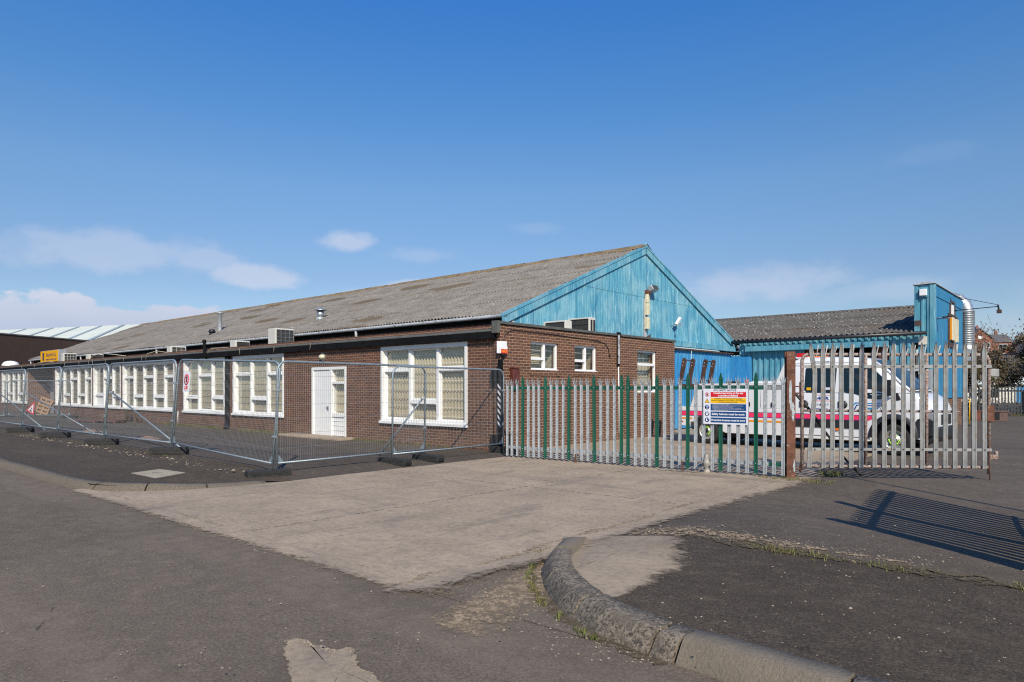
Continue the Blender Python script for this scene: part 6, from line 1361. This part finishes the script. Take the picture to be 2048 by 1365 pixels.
def tree(label, loc, zc0, zc1, rx, ry, n, seed, mat='leaf', mat2='leaf_brown', leaf=.11, up=.35, group='trees behind the yard'):
    t = thing('tree', label, 'tree', loc, 0, group); r_ = random.Random(seed); br = MB(); H_ = zc1; tips = []
    def grow(p, d, ln, r, dep):
        q = p; pts_ = [p]; dd = d.copy()
        for _ in range(3): dd = (dd + Vector((r_.gauss(0, .16), r_.gauss(0, .16), r_.gauss(.03, .1)))).normalized(); q = q + dd * ln / 3; pts_.append(q)
        br.tube(pts_, [r, r * .85, r * .7, r * .55], 5 if dep > 1 else 7, cap=False)
        if dep >= 4: tips.append(q); return
        if dep >= 2: tips.append(q)
        for _ in range(r_.randint(2, 4)):
            a = r_.uniform(0, 6.28); s_ = r_.uniform(.45, 1.0); nd_ = (dd + Vector((math.cos(a) * s_, math.sin(a) * s_, r_.uniform(-.25, .5)))).normalized(); grow(q, nd_, ln * r_.uniform(.6, .85), r * .55, dep + 1)
    for _ in range(3): grow(Vector((r_.uniform(-.25, .25), r_.uniform(-.25, .25), -.1)), Vector((r_.gauss(0, .3), r_.gauss(0, .3), 1)).normalized(), zc1 * .30, .10, 0)
    part('trunk', br, M['bark'], t, fixn=False)
    clumps = []
    while len(clumps) < 60:
        a = r_.uniform(0, 6.28); f = math.sqrt(r_.random()); z = r_.uniform(0, 1); prof = math.sin(math.pi * (z * .82 + .14)) ** .6
        clumps.append((Vector((rx * f * math.cos(a) * prof, ry * f * math.sin(a) * prof, zc0 + (zc1 - zc0) * z)), r_.uniform(.35, .95), z))
    for q in tips:
        if q.z > zc0: clumps.append((q, r_.uniform(.25, .6), (q.z - zc0) / (zc1 - zc0)))
    A = MB(); Bm = MB()
    for i in range(n):
        c, rr_, z = clumps[r_.randrange(len(clumps))]
        p = c + Vector((r_.gauss(0, rr_ * .5), r_.gauss(0, rr_ * .5), r_.gauss(0, rr_ * .38)))
        if mnoise.noise(p * .9 + Vector((seed, 0, 0))) < -.12 + .25 * max(0, z - .6): continue
        mm = Bm if r_.random() < up * (.3 + 1.3 * max(0, min(1, z))) else A; s_ = leaf * r_.uniform(.5, 1.3); a = r_.uniform(0, 6.28); b = r_.uniform(-1.2, 1.2)
        d1 = Vector((math.cos(a) * math.cos(b), math.sin(a) * math.cos(b), math.sin(b))) * s_; d2 = d1.cross(Vector((r_.gauss(0, 1), r_.gauss(0, 1), r_.gauss(0, 1)))).normalized() * s_ * .4
        k = len(mm.v); mm.v += [tuple(p - d1), tuple(p + d2), tuple(p + d1), tuple(p - d2)]; mm.face((k, k+1, k+2, k+3))
    part('crown', A, M[mat], t, fixn=False); part('crown_twigs', Bm, M[mat2], t, fixn=False)
    tw = MB()
    for _ in range(220):
        c, rr_, z = clumps[r_.randrange(len(clumps))]
        if z < .45: continue
        a = r_.uniform(0, 6.28); d = Vector((math.cos(a) * .6, math.sin(a) * .6, r_.uniform(.3, 1.1))).normalized() * r_.uniform(.4, 1.1); q = c + d; tw.tube([c, c + d * .5 + Vector((0, 0, -.04)), q], [.012, .008, .004], 3, cap=False)
        for _ in range(4):
            p = q - d * r_.uniform(0, .6); s_ = .07; d1 = Vector((r_.gauss(0, 1), r_.gauss(0, 1), r_.gauss(0, 1))).normalized() * s_; d2 = d1.cross(Vector((0, .3, 1))).normalized() * s_ * .5
            k = len(tw.v); tw.v += [tuple(p - d1), tuple(p + d2), tuple(p + d1), tuple(p - d2)]; tw.face((k, k+1, k+2, k+3))
    part('twigs', tw, M['leaf_brown'], t, fixn=False)
tree('large bushy tree with bare upper twigs behind the back palisade at the right edge', (36.6, 46.5, 0), 1.9, 6.2, 4.6, 3.5, 26000, 5)
tree('smaller bushy tree left of the large one, by the corner of the blue workshop', (32.9, 48.5, 0), 1.6, 4.1, 2.3, 2.2, 11000, 9, group='trees behind the yard')
tree('dark green tree beyond the right picture edge', (43.5, 49, 0), 1.4, 6.4, 3.5, 3.5, 12000, 12)
tree('thin bare tree far behind the palisade', (39.5, 58, 0), 3.0, 7.2, 2.6, 2.4, 2500, 14, mat='leaf_brown')
m = MB(); r_ = random.Random(31)
for _ in range(260): tuft(m, (r_.uniform(26, 41), 39.1 + r_.gauss(0, .25), -.03), 12, .22, .25, r_)
for _ in range(200): tuft(m, (r_.uniform(29.5, 38), 37.2 + r_.gauss(0, .7), -.03), 8, .12, .3, r_)
tag(part('dry_grass', m, M['moss'], fixn=False), None, None, kind='stuff')
def bramble(label, loc, w_, h, n, seed):
    t = thing('bush', label, 'bush', loc, 0, 'scrub behind the back palisade'); r_ = random.Random(seed); A = MB(); B_ = MB()
    for _ in range(n):
        p = Vector((r_.gauss(0, w_ * .4), r_.gauss(0, .5), abs(r_.gauss(0, h * .5)))); s_ = .06 * r_.uniform(.5, 1.3); d1 = Vector((r_.gauss(0, 1), r_.gauss(0, 1), r_.gauss(0, 1))).normalized() * s_; d2 = d1.cross(Vector((.3, .3, 1))).normalized() * s_ * .5
        k = len(A.v); A.v += [tuple(p - d1), tuple(p + d2), tuple(p + d1), tuple(p - d2)]; A.face((k, k+1, k+2, k+3))
    for _ in range(40):
        x = r_.gauss(0, w_ * .4); B_.tube([(x, 0, 0), (x + r_.gauss(0, .3), r_.gauss(0, .3), h * .6), (x + r_.gauss(0, .8), r_.gauss(0, .4), h * r_.uniform(.7, 1.3))], [.012, .01, .005], 3, cap=False)
    part('leaves', A, M['leaf_brown'], t, fixn=False); part('stems', B_, M['bark'], t, fixn=False)
bramble('brown scrub behind the back palisade, left of the rusty gate end', (27.8, 40.8, 0), 2.2, 1.1, 1500, 1); bramble('brown scrub behind the back palisade, at the right picture edge', (31.8, 41.0, 0), 2.6, 1.0, 1800, 2)
# pale low buildings and houses on the rise
t = thing('pale_shed', 'low cream shed with pale roof seen through the back palisade', 'building', (50, 74, 0), R(-3)); part('wall', MB().box(-6, 26, 0, 9, -.1, 2.0), M['cream_render'], t); part('roof', MB().prism([(-.4, 2.001), (9.4, 2.001), (4.5, 2.9)], -6.3, 26.3, 'x'), M['white_roof'], t); part('blue_door', MB().box(4.5, 7.0, -.04, -.001, 0, 1.7), M['blue_deep'], t); part('window', MB().box(.5, 2.6, -.03, -.001, .6, 1.5).box(9, 11, -.03, -.001, .6, 1.5), M['dark'], t)
def house(label, x, y, w_, d_, hw, hr, rz, brickm='brick_house', gable_front=True, render=False):
    z = gz(x, y) - .3; t = thing('house', label, 'house', (x, y, z), rz, 'houses on the hill'); wm = M['cream_render'] if render else M[brickm]
    m = MB().box(0, w_, 0, d_, 0, hw)
    if gable_front: m.prism([(0, hw), (w_, hw), (w_ / 2, hw + hr)], .02, d_ - .02)
    else: m.prism([(0, hw), (d_, hw), (d_ / 2, hw + hr)], .02, w_ - .02, 'x')
    part('wall', m, wm, t); rm = MB(); o = .25; e = .12
    if gable_front: rm.prism([(-o, hw - .1), (w_ / 2, hw + hr + e - .02), (w_ + o, hw - .1), (w_ + o, hw + .1), (w_ / 2, hw + hr + e + .15), (-o, hw + .1)], -.3, d_ + .3)
    else: rm.prism([(-o, hw - .1), (d_ / 2, hw + hr + e - .02), (d_ + o, hw - .1), (d_ + o, hw + .1), (d_ / 2, hw + hr + e + .15), (-o, hw + .1)], -.3, w_ + .3, 'x')
    ro = part('roof', rm, M['slate'], t); part('chimney', MB().box(w_ * .7, w_ * .7 + .7, d_ * .5, d_ * .5 + .5, hw + hr * .5, hw + hr + 1.2).lathe([(.14, hw + hr + 1.2), (.11, hw + hr + 1.55)], 8, (w_ * .7 + .2, d_ * .5 + .25, 0)).lathe([(.14, hw + hr + 1.2), (.11, hw + hr + 1.55)], 8, (w_ * .7 + .5, d_ * .5 + .25, 0)), M[brickm], ro)
    for i in range(2):
        for zz in (.9, 3.6):
            if zz + 1.4 > hw: continue
            x0 = w_ * (.14 + .46 * i); wf = part('window', MB().box(x0, x0 + w_ * .26, -.10, -.001, zz, zz + 1.45), M['white'], t); part('pane', MB().box(x0 + .12, x0 + w_ * .13 - .05, -.12, -.101, zz + .12, zz + 1.33).box(x0 + w_ * .13 + .05, x0 + w_ * .26 - .12, -.12, -.101, zz + .12, zz + 1.33), M['carglass'], wf)
    if gable_front: part('attic_window', MB().box(w_ * .42, w_ * .58, -.08, -.001, hw + .3, hw + 1.2), M['white'], t)
house('tall red brick gabled house on the hill just right of the steel duct', 126.5, 190, 7.0, 10, 5.8, 3.0, R(-8)); house('red brick house with hipped grey roof right of the tall gabled one', 133.8, 196, 8.5, 9, 5.6, 2.2, R(-14), gable_front=False)
house('cream rendered house behind the upper twigs of the large tree', 139, 184, 9, 9, 4.0, 2.2, R(-20), gable_front=False, render=True); house('red brick house partly hidden by the large tree at the right edge', 150, 200, 8, 9, 5.8, 2.6, R(-12)); house('cream house low among the branches at the right edge', 141, 165, 10, 8, 2.6, 2.0, R(-16), gable_front=False, render=True)
